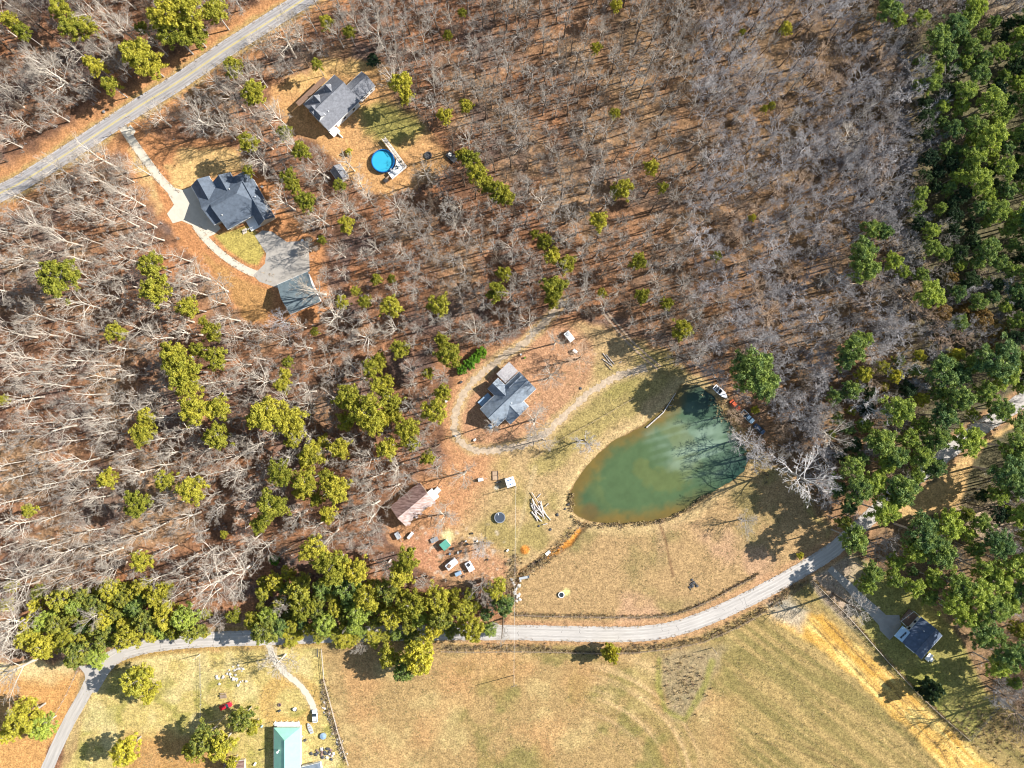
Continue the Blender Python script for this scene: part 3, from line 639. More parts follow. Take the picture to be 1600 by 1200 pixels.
# rusty barn
ob = (590, 720); kb = 6.667
def zb_(pts): return [(ob[0] + a / kb, ob[1] + b_ / kb) for a, b_ in pts]
Bb = blk(zb_([(125, 475), (430, 220), (615, 440), (310, 695)]), 3.4, 5.6, 0)
barn = empty("barn", (Bb.c.x, Bb.c.y, 0), 0, "long barn with rusty patched metal roof among bare trees", "barn")
def bw(u, v): p = Bb.w(u, v); return (p[0] - Bb.c.x, p[1] - Bb.c.y)
q = MB(); L, W = Bb.L / 2, Bb.W / 2
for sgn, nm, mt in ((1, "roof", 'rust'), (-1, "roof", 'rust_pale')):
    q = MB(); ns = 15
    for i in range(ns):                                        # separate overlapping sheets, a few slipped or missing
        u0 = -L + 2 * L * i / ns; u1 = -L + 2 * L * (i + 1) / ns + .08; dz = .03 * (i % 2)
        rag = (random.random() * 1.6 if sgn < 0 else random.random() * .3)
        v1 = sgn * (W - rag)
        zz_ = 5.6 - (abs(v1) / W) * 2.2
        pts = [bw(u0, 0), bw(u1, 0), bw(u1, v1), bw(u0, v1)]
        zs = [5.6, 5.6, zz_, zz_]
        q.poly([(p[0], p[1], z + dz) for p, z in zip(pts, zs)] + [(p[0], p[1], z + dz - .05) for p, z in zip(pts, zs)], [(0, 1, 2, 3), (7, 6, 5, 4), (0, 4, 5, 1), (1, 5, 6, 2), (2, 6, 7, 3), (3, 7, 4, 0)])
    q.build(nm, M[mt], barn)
q = MB(); 
q.prism([bw(-L + .5, -W + .8), bw(L - .5, -W + .8), bw(L - .5, W - .5), bw(-L + .5, W - .5)], -.2, 3.2); q.build("wall", M['wood'], barn)
q = MB(); p = bw(-L + .46, 0); q.box(p[0], p[1], 0, .1, 3, 2.6, Bb.a); q.build("barn_door", M['brown_ply'], barn)
part_box(barn, "lean_to", 677, 772, 0, 2.2, 4.0, 2.1, Bb.a, M['white'])

# lower right house
o4 = (1300, 880); k4 = 6.667
def z4(pts): return [(o4[0] + a / k4, o4[1] + b_ / k4) for a, b_ in pts]
b4 = [blk(z4([(712, 805), (928, 1005), (1148, 755), (935, 560)]), 3.1, 5.5, 1)]
house4 = building("house", "dark navy roofed house under the pines beside the straw strip", "house", b4, M['dark_shingle'], M['siding'], wins=3, vents=2)
a4 = math.atan2(-.64, .77)
o = part_box(house4, "metal_porch_roof", 1409.5, 990.5, 3.3, 3.6, 4.6, .15, a4, M['silver_blue'])
for k in (-1, 0, 1):
    part_box(house4, "skylight", 1411.5 + k * 3.2, 992.5 - k * 3.0, 3.46, .6, .9, .06, a4, M['glass'])
part_box(house4, "white_eave_panel", 1422, 1013, 3.25, 4.2, .9, .12, a4, M['white'])
dk = part_box(house4, "deck", 1423, 968, .4, 6.0, 5.0, .3, a4, M['brown_ply'])
q = MB(); L0 = house4.location
for (x0, y0, x1, y1) in ((1404, 968, 1424, 953), (1424, 953, 1440, 966), (1404, 968, 1412, 976)):
    A_, B_ = P(x0, y0, 0), P(x1, y1, 0); q.tube((A_.x - L0.x, A_.y - L0.y, 1.6), (B_.x - L0.x, B_.y - L0.y, 1.6), .07, .07, 4)
    for k in range(6):
        c = A_.lerp(B_, k / 5); q.box(c.x - L0.x, c.y - L0.y, .4, .08, .08, 1.2, a4)
q.build("railing", M['white'], house4)
q = MB(); p = P(1450, 1026, 0)
q.box(p.x - L0.x, p.y - L0.y, .5, 2.8, 1.8, .15, a4 + math.pi / 2); 
for k in range(3): q.box(p.x - L0.x + .9 + .3 * k, p.y - L0.y - .9 - .2 * k, 0, 1.4, .35, .5 - .15 * k, a4 + math.pi / 2)
for dx, dy in ((-1, -1), (1, 1), (1.2, -.6)): q.box(p.x - L0.x + dx, p.y - L0.y + dy, .5, .12, .12, 1.1, 0)
q.build("back_steps", M['white'], house4)
sheet("carport_slab", z4([(480, 600), (560, 540), (700, 540), (720, 640), (660, 740), (600, 800), (500, 700)]), .056, M['concrete_grey'])

# mint roofed house
b5 = [blk([(428, 1137), (469, 1137), (469, 1216), (428, 1216)], 3.0, 5.6, 1, (3.2, 3.2))]
house5 = building("house", "mint green metal roofed house at the end of the white gravel drive", "house", b5, M['mint'], M['siding'], wins=2)
part_box(house5, "porch_floor", 449, 1131, .1, 9.0, 1.6, .3, 0, M['white'])
q = MB(); p = P(435, 1173, 4.6); q.disc(p.x - house5.location.x, p.y - house5.location.y, 4.2, 5.6, .22, 10); q.disc(p.x - house5.location.x, p.y - house5.location.y, 5.6, 5.75, .38, 10); q.build("stove_pipe", M['white'], house5)
q = MB()
for px in (431, 440, 449, 458, 467):
    p = P(px, 1126, 0); q.box(p.x - house5.location.x, p.y - house5.location.y, 0, .12, .12, 2.6); 
q.build("porch_post", M['white'], house5)
# low building cut by the lower edge
building("shed", "small pale roofed shed at the lower edge beside the mint roofed house", "shed", [blk([(466, 1200), (500, 1192), (508, 1225), (474, 1233)], 2.4, 3.4, 0)], M['metal_roof'], M['siding'], wins=1)
building("shed", "pale shed with flat brown trim among shrubs at the lower edge", "shed", [blk([(350, 1190), (382, 1188), (383, 1215), (351, 1217)], 2.3, 3.2, 0)], M['rust'], M['tan_siding'], wins=1)
# shed near the pool
building("shed", "small grey gabled shed between the two dark roofed houses", "shed", [blk([(515, 265), (532, 257), (546, 277), (528, 284)], 2.3, 3.9, 1, over=.2)], M['shingle'], M['siding'], wins=1)

# ------------------------------------------------------------------ pool with deck
pp = P(599.5, 253, 0)
pool = empty("swimming_pool", (pp.x, pp.y, 0), 0, "round above-ground swimming pool with bright cyan water", "pool")
q = MB(); q.ring(0, 0, -.1, 1.3, 3.95, 4.08, 48); q.build("wall", M['pool_wall'], pool)
q = MB(); q.ring(0, 0, 1.3, 1.38, 3.85, 4.15, 48); q.build("rim", M['pool_wall'], pool)
q = MB(); q.disc(0, 0, 0.0, .72, 3.96, 48); q.build("water", M['pool_water'], pool)
pd_ = P(622, 250, 0)
deck = empty("pool_deck", (pd_.x, pd_.y, 0), 0, "white timber deck with walkway wrapped round the swimming pool", "deck")
def dp(px, py): v = P(px, py, 1.2); return (v.x - pd_.x, v.y - pd_.y)
q = MB(); q.prism([dp(618, 244), dp(631, 256), dp(635, 262), dp(613, 280), dp(606, 270), dp(613, 266), dp(618, 258), dp(619, 250)], 1.05, 1.2); q.build("platform", M['white'], deck)
q = MB(); q.prism([dp(597, 218), dp(602, 215), dp(636, 261), dp(631, 264)], 1.07, 1.22); q.build("walkway", M['wood_pale'], deck)
q = MB()
for (x0, y0, x1, y1) in ((602, 215, 636, 261), (636, 261, 613, 281), (597, 218, 615, 242)):
    A_, B_ = dp(x0, y0), dp(x1, y1)
    q.tube((*A_, 2.15), (*B_, 2.15), .07, .07, 4); q.tube((*A_, 1.7), (*B_, 1.7), .05, .05, 4)
    for k in range(10):
        t = k / 9; q.box(A_[0] + (B_[0] - A_[0]) * t, A_[1] + (B_[1] - A_[1]) * t, 1.2, .1, .1, .97)
q.build("railing", M['white'], deck)
q = MB()
for x, y in ((600, 219), (612, 232), (622, 246), (632, 261), (614, 277), (622, 268)):
    A_ = dp(x, y); q.box(A_[0], A_[1], -.1, .15, .15, 1.15)
q.build("leg", M['wood'], deck)
q = MB()
for k in range(5): A_ = dp(605 - k * 1.1, 277 + k * .8); q.box(A_[0], A_[1], 0, 1.6, .4, 1.1 - .2 * k, math.radians(40))
q.build("steps", M['wood'], deck)
for i, (x, y) in enumerate(((620, 260), (622, 263), (627, 253))):
    c = P(x, y, 1.2); r = empty("planter", (c.x, c.y, 1.2), 0, ["dark round planter on the deck by the pool rim", "dark round planter at the middle of the pool deck", "dark planter by the walkway of the pool deck"][i], "planter", "planters on the pool deck")
    q = MB(); q.disc(0, 0, 0, .45, .22, 12, .3); q.build("pot", M['char'], r); q = MB(); q.disc(0, 0, .40, .75, .24, 8, .12); q.build("plant", M['leaf_d'], r)
def lounge(px, py, rz, label):
    c = P(px, py, 1.2); r = empty("deck_chair", (c.x, c.y, 1.2), rz, label, "chair", "chairs on the pool deck")
    q = MB(); q.box(0, 0, .35, .6, 1.2, .06); q.build("seat", M['car_grey'], r)
    q = MB(); q.box(0, .75, .38, .6, .1, .7); q.build("backrest", M['car_grey'], r)
    for x in (-.26, .26):
        for y in (-.5, .5): q = MB(); q.box(x, y, 0, .05, .05, .35); q.build("leg", M['char'], r)
lounge(613, 268, .6, "grey chair on the lower corner of the pool deck"); lounge(618, 271, .9, "grey chair beside the steps of the pool deck")
c = P(604, 283, 0)
r = empty("pump_crate", (c.x, c.y, 0), .6, "dark slatted box standing below the pool deck steps", "box")
q = MB(); q.box(0, 0, 0, 1.5, 1.1, .9); q.build("body", M['wood'], r, .03); q = MB()
for k in range(5): q.box(-.6 + .3 * k, 0, .9, .2, 1.2, .05)
q.build("lid", M['char'], r)

# ------------------------------------------------------------------ vehicles
def wheels(r, xs, y, rad, wdt=.22):
    for x in xs:
        for s_ in (-1, 1):
            q = MB(); q.tube((x, s_ * y - wdt / 2, rad), (x, s_ * y + wdt / 2, rad), rad, rad, 16); wv = q.build("wheel", M['dark'], r)
            q = MB(); q.tube((x, s_ * (y + .02) - wdt / 2, rad), (x, s_ * (y + .02) + wdt / 2, rad), rad * .55, rad * .55, 10); q.build("rim", M['chrome'], wv)
def loft(name, secs, material, parent, bevel=.04):
    """secs: (x, half width, z bottom, z top, half width at top)"""
    q = MB(); n = len(secs); v = []
    for x, hw, z0, z1, ht in secs: v += [(x, -hw, z0), (x, hw, z0), (x, hw, (z0 + z1) / 2), (x, ht, z1), (x, -ht, z1), (x, -hw, (z0 + z1) / 2)]
    f = [tuple(range(6))[::-1], tuple(range(6 * (n - 1), 6 * n))]
    for i in range(n - 1):
        for k in range(6): f.append((6 * i + k, 6 * i + (k + 1) % 6, 6 * i + 6 + (k + 1) % 6, 6 * i + 6 + k))
    q.poly(v, f); return q.build(name, material, parent, bevel)
def car(px, py, deg, paint, label, name="parked_car", suv=False, group=None):
    c = P(px, py, 0); r = empty(name, (c.x, c.y, 0), math.radians(deg), label, "car", group); h = 1.65 if suv else 1.4
    loft("body", [(-2.3, .72, .35, .80, .62), (-2.1, .88, .28, .95, .78), (-1.2, .92, .25, .98, .82), (.6, .92, .25, .98, .82), (1.7, .9, .25, .88, .78), (2.25, .72, .32, .72, .6)], M[paint], r)
    loft("windows", [(-1.95 if suv else -1.6, .80, .93, .99, .76), (-1.4, .78, .93, h - .05, .62), (.3, .78, .93, h - .05, .62), (1.05, .80, .9, .97, .74)], M['glass'], r, .02)
    loft("roof", [(-1.38, .62, h - .08, h, .56), (.25, .62, h - .08, h, .56)], M[paint], r, .02)
    wheels(r, (-1.4, 1.4), .85, .33)
    for s_ in (-1, 1):
        q = MB(); q.box(2.16, s_ * .58, .55, .14, .3, .14); q.build("headlight", M['lamp'], r)
        q = MB(); q.box(-2.22, s_ * .6, .62, .12, .26, .14); q.build("tail_light", M['red'], r)
    return r
def pickup(px, py, deg, paint, label, load=None, group=None):
    c = P(px, py, 0); r = empty("pickup_truck", (c.x, c.y, 0), math.radians(deg), label, "truck", group)
    loft("body", [(-.35, .98, .35, 1.15, .92), (1.2, .98, .35, 1.12, .9), (2.5, .95, .35, 1.0, .82), (2.8, .82, .4, .85, .7)], M[paint], r)
    loft("windows", [(-.35, .88, 1.1, 1.75, .68), (.75, .88, 1.1, 1.75, .68), (1.4, .88, 1.05, 1.13, .8)], M['glass'], r, .02)
    loft("roof", [(-.33, .72, 1.74, 1.84, .64), (.75, .72, 1.74, 1.84, .64)], M[paint], r, .02)
    q = MB(); q.box(-1.6, 0, .55, 2.5, 1.9, .1); q.box(-1.6, .93, .6, 2.5, .09, .6); q.box(-1.6, -.93, .6, 2.5, .09, .6); q.box(-2.82, 0, .6, .09, 1.9, .6); bed = q.build("bed", M[paint], r)
    q = MB(); q.box(-1.6, 0, .655, 2.3, 1.7, .03); q.build("bed_liner", M['dark'], bed)
    if load:
        q = MB(); q.box(-2.1, .1, .69, 1.1, 1.3, .35, .2); q.build("tarp", M[load], bed, .05)
    wheels(r, (-1.75, 1.75), .9, .38, .26)
    for s_ in (-1, 1):
        q = MB(); q.box(2.72, s_ * .62, .62, .14, .3, .18); q.build("headlight", M['lamp'], r)
G = "cars parked in line by the pond"
# the line of four on the right bank
c = P(1124, 612, 0)
pickup(1167, 651, -44, 'silver_blue', "pale blue pickup truck third in the line by the pond", None, G)
car(1147.5, 633, -48, 'orange_red', "orange red car second in the line by the pond", group=G)
car(1185.5, 670, -42, 'navy', "dark navy car in shade at the end of the line by the pond", group=G)
r = empty("motor_boat", (c.x, c.y, 0), math.radians(-42), "white motor boat on trailer at the head of the line by the pond", "boat")
loft("hull", [(-2.9, .95, .55, 1.25, 1.0), (-.5, 1.05, .5, 1.3, 1.1), (1.5, .95, .55, 1.35, 1.0), (2.6, .5, .8, 1.4, .55), (3.1, .08, 1.1, 1.42, .1)], M['car_white'], r, .03)
loft("cockpit", [(-2.6, .7, 1.24, 1.31, .7), (-.4, .78, 1.27, 1.345, .78), (.5, .7, 1.3, 1.36, .7)], M['dark'], r, .01)
for x in (-2.0, -.9): 
    for s_ in (-1, 1): q = MB(); q.box(x, s_ * .38, 1.32, .5, .5, .3); q.build("seat", M['car_white'], r, .04)
q = MB(); q.poly([(.4, -.75, 1.35), (.4, .75, 1.35), (.15, .62, 1.85), (.15, -.62, 1.85), (.44, -.75, 1.35), (.44, .75, 1.35), (.19, .62, 1.85), (.19, -.62, 1.85)], [(0, 1, 2, 3), (7, 6, 5, 4), (0, 4, 5, 1), (1, 5, 6, 2), (2, 6, 7, 3), (3, 7, 4, 0)]); q.build("windscreen", M['glass'], r)
q = MB(); q.box(-3.15, 0, .7, .4, .4, .95); q.build("outboard_motor", M['dark'], r, .05)
q = MB(); q.box(.4, .5, .35, 6.2, .1, .12); q.box(.4, -.5, .35, 6.2, .1, .12); q.box(3.7, 0, .35, .8, .12, .12); q.box(-1, 0, .33, .12, 2.0, .12); q.build("trailer", M['chrome'], r); wheels(r, (-1.0,), 1.0, .3)

car(354, 1102, 22, 'red', "bright red car on the yellow lawn near the big shrub")
car(492.5, 1117.5, 92, 'car_white', "white car at the bottom of the white gravel drive", suv=True)
c = P(485, 1137.5, 0)
r = empty("small_boat", (c.x, c.y, 0), math.radians(112), "narrow grey boat lying on grass below the white car", "boat")
loft("hull", [(-1.9, .55, .1, .5, .6), (0, .7, .05, .52, .76), (1.4, .5, .1, .56, .55), (2.1, .05, .3, .6, .08)], M['car_grey'], r, .02)
q = MB(); 
for x in (-1.1, .1, 1.0): q.box(x, 0, .53, .22, 1.1, .05)
q.build("bench", M['wood'], r)
def utility_trailer(px, py, deg, L, W, label, deckm='white', box=0.0, load=None, name="utility_trailer"):
    c = P(px, py, 0); r = empty(name, (c.x, c.y, 0), math.radians(deg), label, "trailer")
    q = MB(); q.box(0, 0, .5, L, W, .12); q.build("deck", M[deckm], r, .02)
    if box > 0: q = MB(); q.box(0, 0, .625, L - .1, W - .1, box); q.build("box", M[deckm], r, .05)
    q = MB(); q.box(L / 2 + .7, 0, .42, 1.4, .1, .1); q.build("drawbar", M['chrome'], r)
    wheels(r, (-.3,), W / 2 + .08, .33)
    if load: q = MB(); q.box(-L * .22, .1, .63 + box, L * .3, W * .5, .25, .3); q.build("load", M[load], r, .05)
    return r
utility_trailer(889, 526, -52, 3.9, 2.2, "white boxy trailer on leaf litter above the pale blue roofed house", 'white', 1.1, 'car_grey')
utility_trailer(898, 549, -40, 1.7, 1.2, "small white trailer beside the tree below the larger white one", 'white', .6)
utility_trailer(622, 836, -60, 2.6, 1.6, "grey trailer just below the barn's lower end", 'car_grey', .7)
utility_trailer(641.5, 836, 50, 2.8, 1.1, "narrow white trailer right of the grey one below the barn", 'white', .5)
utility_trailer(706, 880, 40, 4.4, 2.3, "white trailer with brown window hatch in the junk yard", 'car_white', 1.2, 'brown_ply')
utility_trailer(734, 884, -60, 3.6, 2.2, "cluttered white trailer right of the hatch trailer in the junk yard", 'car_white', .8, 'dark')
utility_trailer(716, 895, 25, 2.3, 1.4, "small pale blue covered trailer lowest in the junk yard", 'blue_tarp', .8)
utility_trailer(683, 766.5, 45, 2.4, 2.0, "square white trailer at the upper corner of the barn", 'white', 1.0)
utility_trailer(751, 749, 10, 1.9, 1.1, "tiny white trailer under the bare tree right of the barn", 'white', .6)
utility_trailer(706, 246, -42, 4.2, 2.4, "black flatbed trailer in the leaf litter right of the pool", 'char', .25, 'cream')

# ------------------------------------------------------------------ yard things
def at(name, px, py, deg, label, cat, group=None, z=0):
    c = P(px, py, 0); return empty(name, (c.x, c.y, z), math.radians(deg), label, cat, group)
r = at("trampoline", 781, 808, 0, "round dark trampoline with pale rim on the tan grass", "trampoline")
q = MB(); q.disc(0, 0, .85, .88, 1.75, 36); q.build("mat", M['tramp'], r)
q = MB(); q.ring(0, 0, .84, .92, 1.72, 1.98, 36); q.build("rim", M['chrome'], r)
for k in range(6):
    t_ = k * math.pi / 3; q = MB(); q.tube((1.88 * math.cos(t_), 1.88 * math.sin(t_), 0), (1.88 * math.cos(t_), 1.88 * math.sin(t_), .85), .03, .03, 6); q.build("leg", M['chrome'], r)
q = MB(); q.box(-.5, 1.2, .88, .25, .7, .06, .3); q.build("ladder", M['white'], r)
r = at("play_house", 797.5, 752, 18, "small white and blue roofed play house on the grass", "play house")
q = MB(); q.box(0, 0, 0, 2.6, 2.6, 1.9); q.build("wall", M['white'], r)
q = MB(); q.poly([(-1.6, -1.7, 1.9), (1.6, -1.7, 1.9), (1.6, 1.7, 1.9), (-1.6, 1.7, 1.9), (-1.6, 0, 2.8), (1.6, 0, 2.8)], [(0, 1, 5, 4), (2, 3, 4, 5), (3, 0, 4), (1, 2, 5), (0, 3, 2, 1)]); rf_ = q.build("roof", M['white'], r)
for x, y in ((-.6, .7), (.4, .75), (-.3, -.75), (.6, -.7)):
    q = MB(); q.box(x, y, 2.42 - .0, .55, .5, .05); q.build("blue_panel", M['pool_wall'], rf_)
q = MB(); q.box(-1.31, 0, .05, .05, .8, 1.5); q.build("door", M['brown_ply'], r)
r = at("slide", 779, 753, 8, "low dark bench left of the play house", "bench"); r.name = "garden_bench"
q = MB(); q.box(0, 0, .42, 1.6, .45, .06); q.build("seat", M['char'], r); q = MB(); q.box(0, .25, .45, 1.6, .06, .45); q.build("backrest", M['char'], r)
for x in (-.7, .7): q = MB(); q.box(x, 0, 0, .07, .4, .42); q.build("leg", M['char'], r)
r = at("log_stack", 842, 795, 0, "log", "x"); bpy.data.objects.remove(r)
lg = []
for i in range(26):
    px = 842 + random.gauss(0, 5.5); py = 795 + random.gauss(0, 8) + (px - 842) * .3; ang = math.radians(-62 + random.uniform(-24, 24)) if i < 19 else math.radians(random.uniform(10, 50))
    L_ = random.uniform(2.2, 5.2) if i < 19 else random.uniform(1, 2); rr_ = random.uniform(.11, .2); z_ = .2 + .18 * (i % 3)
    c = P(px, py, 0); q = MB(); d_ = Vector((math.cos(ang), math.sin(ang), random.uniform(-.03, .03))) * L_ / 2
    q.tube(-d_, d_, rr_ * 1.15, rr_ * .8, 8)
    for k in range(2):
        t_ = random.uniform(-.6, .6); a_ = ang + random.choice((-1, 1)) * .9; q.tube(d_ * t_, d_ * t_ + Vector((math.cos(a_), math.sin(a_), .15)) * .5, .05, .03, 5)
    o = q.build("log", M['log'], None, loc=(c.x, c.y, z_)); tag(o, "bleached grey log in the loose heap between trampoline and pond", "log", "logs in the heap left of the pond")
for i, (x0, y0, x1, y1) in enumerate(((942, 552, 956, 570), (947, 554, 960, 569), (941.5, 561, 957.5, 572.5), (946, 568, 955, 578))):
    A_, B_ = P(x0, y0, .2), P(x1, y1, .2); c = (A_ + B_) / 2; q = MB(); q.tube(A_ - c, B_ - c, .15, .11, 8); q.tube((A_ - c) * .3, (A_ - c) * .3 + Vector((.4, .1, .15)), .05, .03, 5)
    o = q.build("cut_log", M['log' if i < 3 else 'wood'], None, loc=(c.x, c.y, .2)); tag(o, ["long pale log, topmost of four above the dirt track", "short pale log upper right of four above the dirt track", "bent pale log, middle of four above the dirt track", "browner log, lowest of four above the dirt track"][i], "log", "four cut logs above the dirt track")
q = MB(); q.tube((-.4, 0, .15), (.4, .5, .15), .13, .1, 8); q.tube((0, .25, .15), (.2, .1, .35), .04, .03, 5); c = P(969.5, 567, 0); tag(q.build("cut_log", M['log'], None, loc=(c.x, c.y, 0)), "stubby white log right of the four logs", "log")
r = at("picnic_table", 350, 1086, 5, "weathered picnic table above the red car", "table")
q = MB(); 
for k in range(4): q.box(0, -.36 + .24 * k, .72, 2.4, .21, .05)
q.build("top", M['wood'], r)
for s_ in (-1, 1): q = MB(); q.box(0, s_ * .85, .43, 2.4, .3, .05); q.build("bench", M['wood'], r)
for x in (-.9, .9): q = MB(); q.box(x, 0, .38, .1, 1.8, .08); q.box(x, .3, 0, .1, .1, .72); q.box(x, -.3, 0, .1, .1, .72); q.build("leg", M['wood'], r)
r = at("dish_tank", 505.5, 1149, 0, "round pale tank below the white car", "tank")
q = MB(); q.disc(0, 0, 0, .7, 1.15, 24); q.build("body", M['chrome'], r); q = MB(); q.disc(0, 0, .7, .95, 1.15, 24, .25); q.build("lid", M['blue_tarp'], r)
r = at("fire_pit", 669, 243, 0, "round dark fire pit right of the pool", "fire pit")
q = MB(); q.ring(0, 0, 0, .45, 1.0, 1.35, 20); q.build("ring", M['char'], r); q = MB(); q.disc(0, 0, 0, .12, 1.02, 16); q.build("ash", M['char'], r)
r = at("fire_pit", 437, 1101, 0, "small ring fire pit inside the worn lawn loop", "fire pit")
q = MB(); q.ring(0, 0, 0, .35, .45, .62, 18); q.build("ring", M['rust'], r); q = MB(); q.disc(0, 0, 0, .1, .46, 14); q.build("ash", M['char'], r)
r = at("green_tub", 696, 850, 40, "square teal topped hut on the pale yellow patch", "hut")
q = MB(); q.box(0, 0, 0, 2.9, 2.7, 1.6); q.build("wall", M['wood_pale'], r); q = MB(); q.box(0, 0, 1.6, 3.1, 2.9, .15); q.build("roof", M['cyan'], r, .03); q = MB(); q.box(-1.46, 0, 0, .05, .8, 1.4); q.build("door", M['brown_ply'], r)
r.name = "garden_hut"
r = at("scrap_frame", 679, 843, 25, "grey scrap metal frame left of the teal topped hut", "scrap frame")
q = MB(); q.box(0, 0, .5, 2.8, 1.6, .08); q.build("sheet", M['chrome'], r)
for x, y in ((-1.2, -.6), (1.2, .6), (-1.2, .6), (1.2, -.6)): q = MB(); q.box(x, y, 0, .08, .08, .5); q.build("leg", M['chrome'], r)
q = MB(); q.tube((-1.2, .3, .6), (1.3, -.5, .75), .05, .05, 5); q.tube((-.5, -.9, .6), (.6, 1.0, .7), .05, .05, 5); q.build("pipe", M['wood_pale'], r)
junk = [(708, 857, 'char', "dark crate right of the teal topped hut"), (716, 863, 'cream', "cream bin in the yard right of the hut"), (720, 861, 'char', "black drum beside the cream bin"), (722, 848, 'brown_ply', "brown crate upper right of the hut"),
        (728, 845, 'white', "white bucket topmost right of the hut"), (793, 859.5, 'white', "lone white box left of the orange dirt mound"), (730, 850, 'dark', "dark box left of the tree with long shadow"), (738, 833, 'dark', "dark bucket on leaf litter above the yard"),
        (746, 845, 'white', "white bucket on leaf litter nearest the trampoline"), (725, 900, 'brown_ply', "brown crate below the cluttered trailer"), (703, 865, 'blue_tarp', "pale blue bin just below the hut"), (762, 874, 'dark', "dark barrel at the right edge of the junk yard"),
        (712, 681, 'white', "white barrel inside the loop of dirt track"), (697, 626, 'car_white', "white tub left of the dirt track bend"), (742, 687, 'white', "white box below the pale blue roofed house"), (721, 597, 'char', "dark bench block above the dirt track bend"),
        (820, 559, 'leaf_b', "green planter above the pale blue roofed house"), (814, 554, 'white', "white bucket beside the green planter"), (640, 816, 'white', "white bin at the barn's lower corner"), (498, 374, 'white', "white bin at the edge of the parking pad"),
        (473, 376, 'white', "white air unit at the top of the parking pad"), (163, 175, 'chrome', "roadside letter box on the orange verge"), (410, 292, 'car_grey', "grey air unit at the wall of the slate roofed house"), (437, 1110, 'char', "dark box on the worn lawn loop"),
        (461, 1107, 'white', "white tub on the worn lawn loop"), (463, 1109, 'char', "black tyre stack on the worn lawn loop"), (410, 1134, 'silver_blue', "blue barrel left of the mint roofed house"), (472, 1150, 'car_grey', "grey bin at the mint roofed house's wall"),
        (477, 1156, 'char', "dark grill beside the mint roofed house"), (399, 1193, 'white', "white chest left of the mint roofed house"), (400, 845, 'x', '')]
for (px, py, mt, lb) in junk:
    if mt == 'x': continue
    rz = random.uniform(0, 90); wds = lb.split()
    kind = next((k for k in ("crate", "bin", "drum", "bucket", "box", "barrel", "tub", "planter", "chest", "grill", "unit", "block", "stack") if k in wds), "box")
    nm = {"unit": "air_unit", "block": "bench_block", "stack": "tyre_stack", "box": "letter_box" if "letter" in lb else "box"}.get(kind, kind)
    r = at(nm, px, py, rz, lb, {"unit": "air unit", "block": "bench", "stack": "tyres"}.get(kind, kind))
    if kind in ("drum", "bucket", "barrel", "tub", "planter", "stack"):
        R_ = .42 if kind != "tub" else .75; q = MB(); q.disc(0, 0, 0, .85, R_, 18, R_ * 1.06); q.build("body", M[mt], r)
        q = MB(); q.ring(0, 0, .83, .9, R_ * .8, R_ * 1.12, 18); q.build("rim", M[mt], r)
    else:
        sx, sy, sz = {"letter box": (.5, .3, 1.2)}.get(kind, (random.uniform(.9, 1.4), random.uniform(.7, 1.0), random.uniform(.6, 1.0)))
        q = MB(); q.box(0, 0, 0, sx, sy, sz); q.build("body", M[mt], r, .03); q = MB(); q.box(0, 0, sz, sx * 1.06, sy * 1.06, .07); q.build("lid", M[mt], r, .02)
for o_ in list(bpy.data.objects):
    if o_.type == 'EMPTY' and o_.parent is None and any(o_.get('label') == j_[3] for j_ in junk): o_.scale = (.72, .72, .8)
# culvert box in the ditch, cattle trough, water hole
r = at("culvert_box", 856, 864, 40, "white box bridging the orange ditch", "culvert"); q = MB(); q.box(0, 0, -.4, 1.9, 1.1, .8); q.build("slab", M['white'], r, .03); q = MB(); q.tube((-1.2, 0, -.3), (1.2, 0, -.3), .3, .3, 12); q.build("pipe", M['chrome'], r)
r = at("flat_bed_plank", 819, 902, 12, "narrow grey trough at the foot of the ditch", "trough"); r.name = "feed_trough"
q = MB(); q.box(0, 0, .3, 3.6, .9, .08); q.box(0, .42, .3, 3.6, .06, .4); q.box(0, -.42, .3, 3.6, .06, .4); q.box(1.8, 0, .3, .06, .9, .4); q.box(-1.8, 0, .3, .06, .9, .4); q.build("basin", M['car_grey'], r)
for x in (-1.4, 1.4): q = MB(); q.box(x, 0, 0, .1, .8, .3); q.build("leg", M['wood'], r)
r = at("stock_tank", 877, 929, 0, "small dark stock tank with white rim in the field", "tank"); q = MB(); q.ring(0, 0, 0, .5, .85, 1.1, 20); q.build("rim", M['white'], r); q = MB(); q.disc(0, 0, 0, .3, .86, 16); q.build("water", M['glass'], r)
# stones
def stone(px, py, s_, label, group, mt='stone'):
    c = P(px, py, 0); me = bpy.data.meshes.new("stone"); bm = bmesh.new(); bmesh.ops.create_icosphere(bm, subdivisions=2, radius=1)
    f = [random.uniform(.75, 1.25) for _ in range(3)]
    for v in bm.verts:
        k = 1 + .22 * math.sin(v.co.x * 5 + s_ * 9) + .18 * math.sin(v.co.y * 6 + s_ * 5); v.co = Vector((v.co.x * f[0] * k, v.co.y * f[1] * k, v.co.z * .6)) * s_
    bm.to_mesh(me); bm.free(); o = link("stone", me, M[mt], None, (c.x, c.y, s_ * .25), random.uniform(0, 6)); tag(o, label, "stone", group)
for i in range(30):
    a_, b_ = [(361, 1048), (372, 1042), (366, 1060), (347, 1058), (375, 1064)][i % 5]
    stone(a_ + random.gauss(0, 4.5), b_ + random.gauss(0, 4), random.uniform(.3, .65), "pale stone in the scattered stone heap on the yellow lawn", "stones scattered on the yellow lawn")
for i in range(70):
    t_ = i / 70; stone(507 + 34 * t_ ** 1.2 + random.gauss(0, 3.2) - 3, 1080 + 105 * t_, random.uniform(.2, .5), "small stone or clutter in the heap along the yard fence", "clutter along the yard fence", random.choice(('stone', 'char', 'stone', 'wood')))
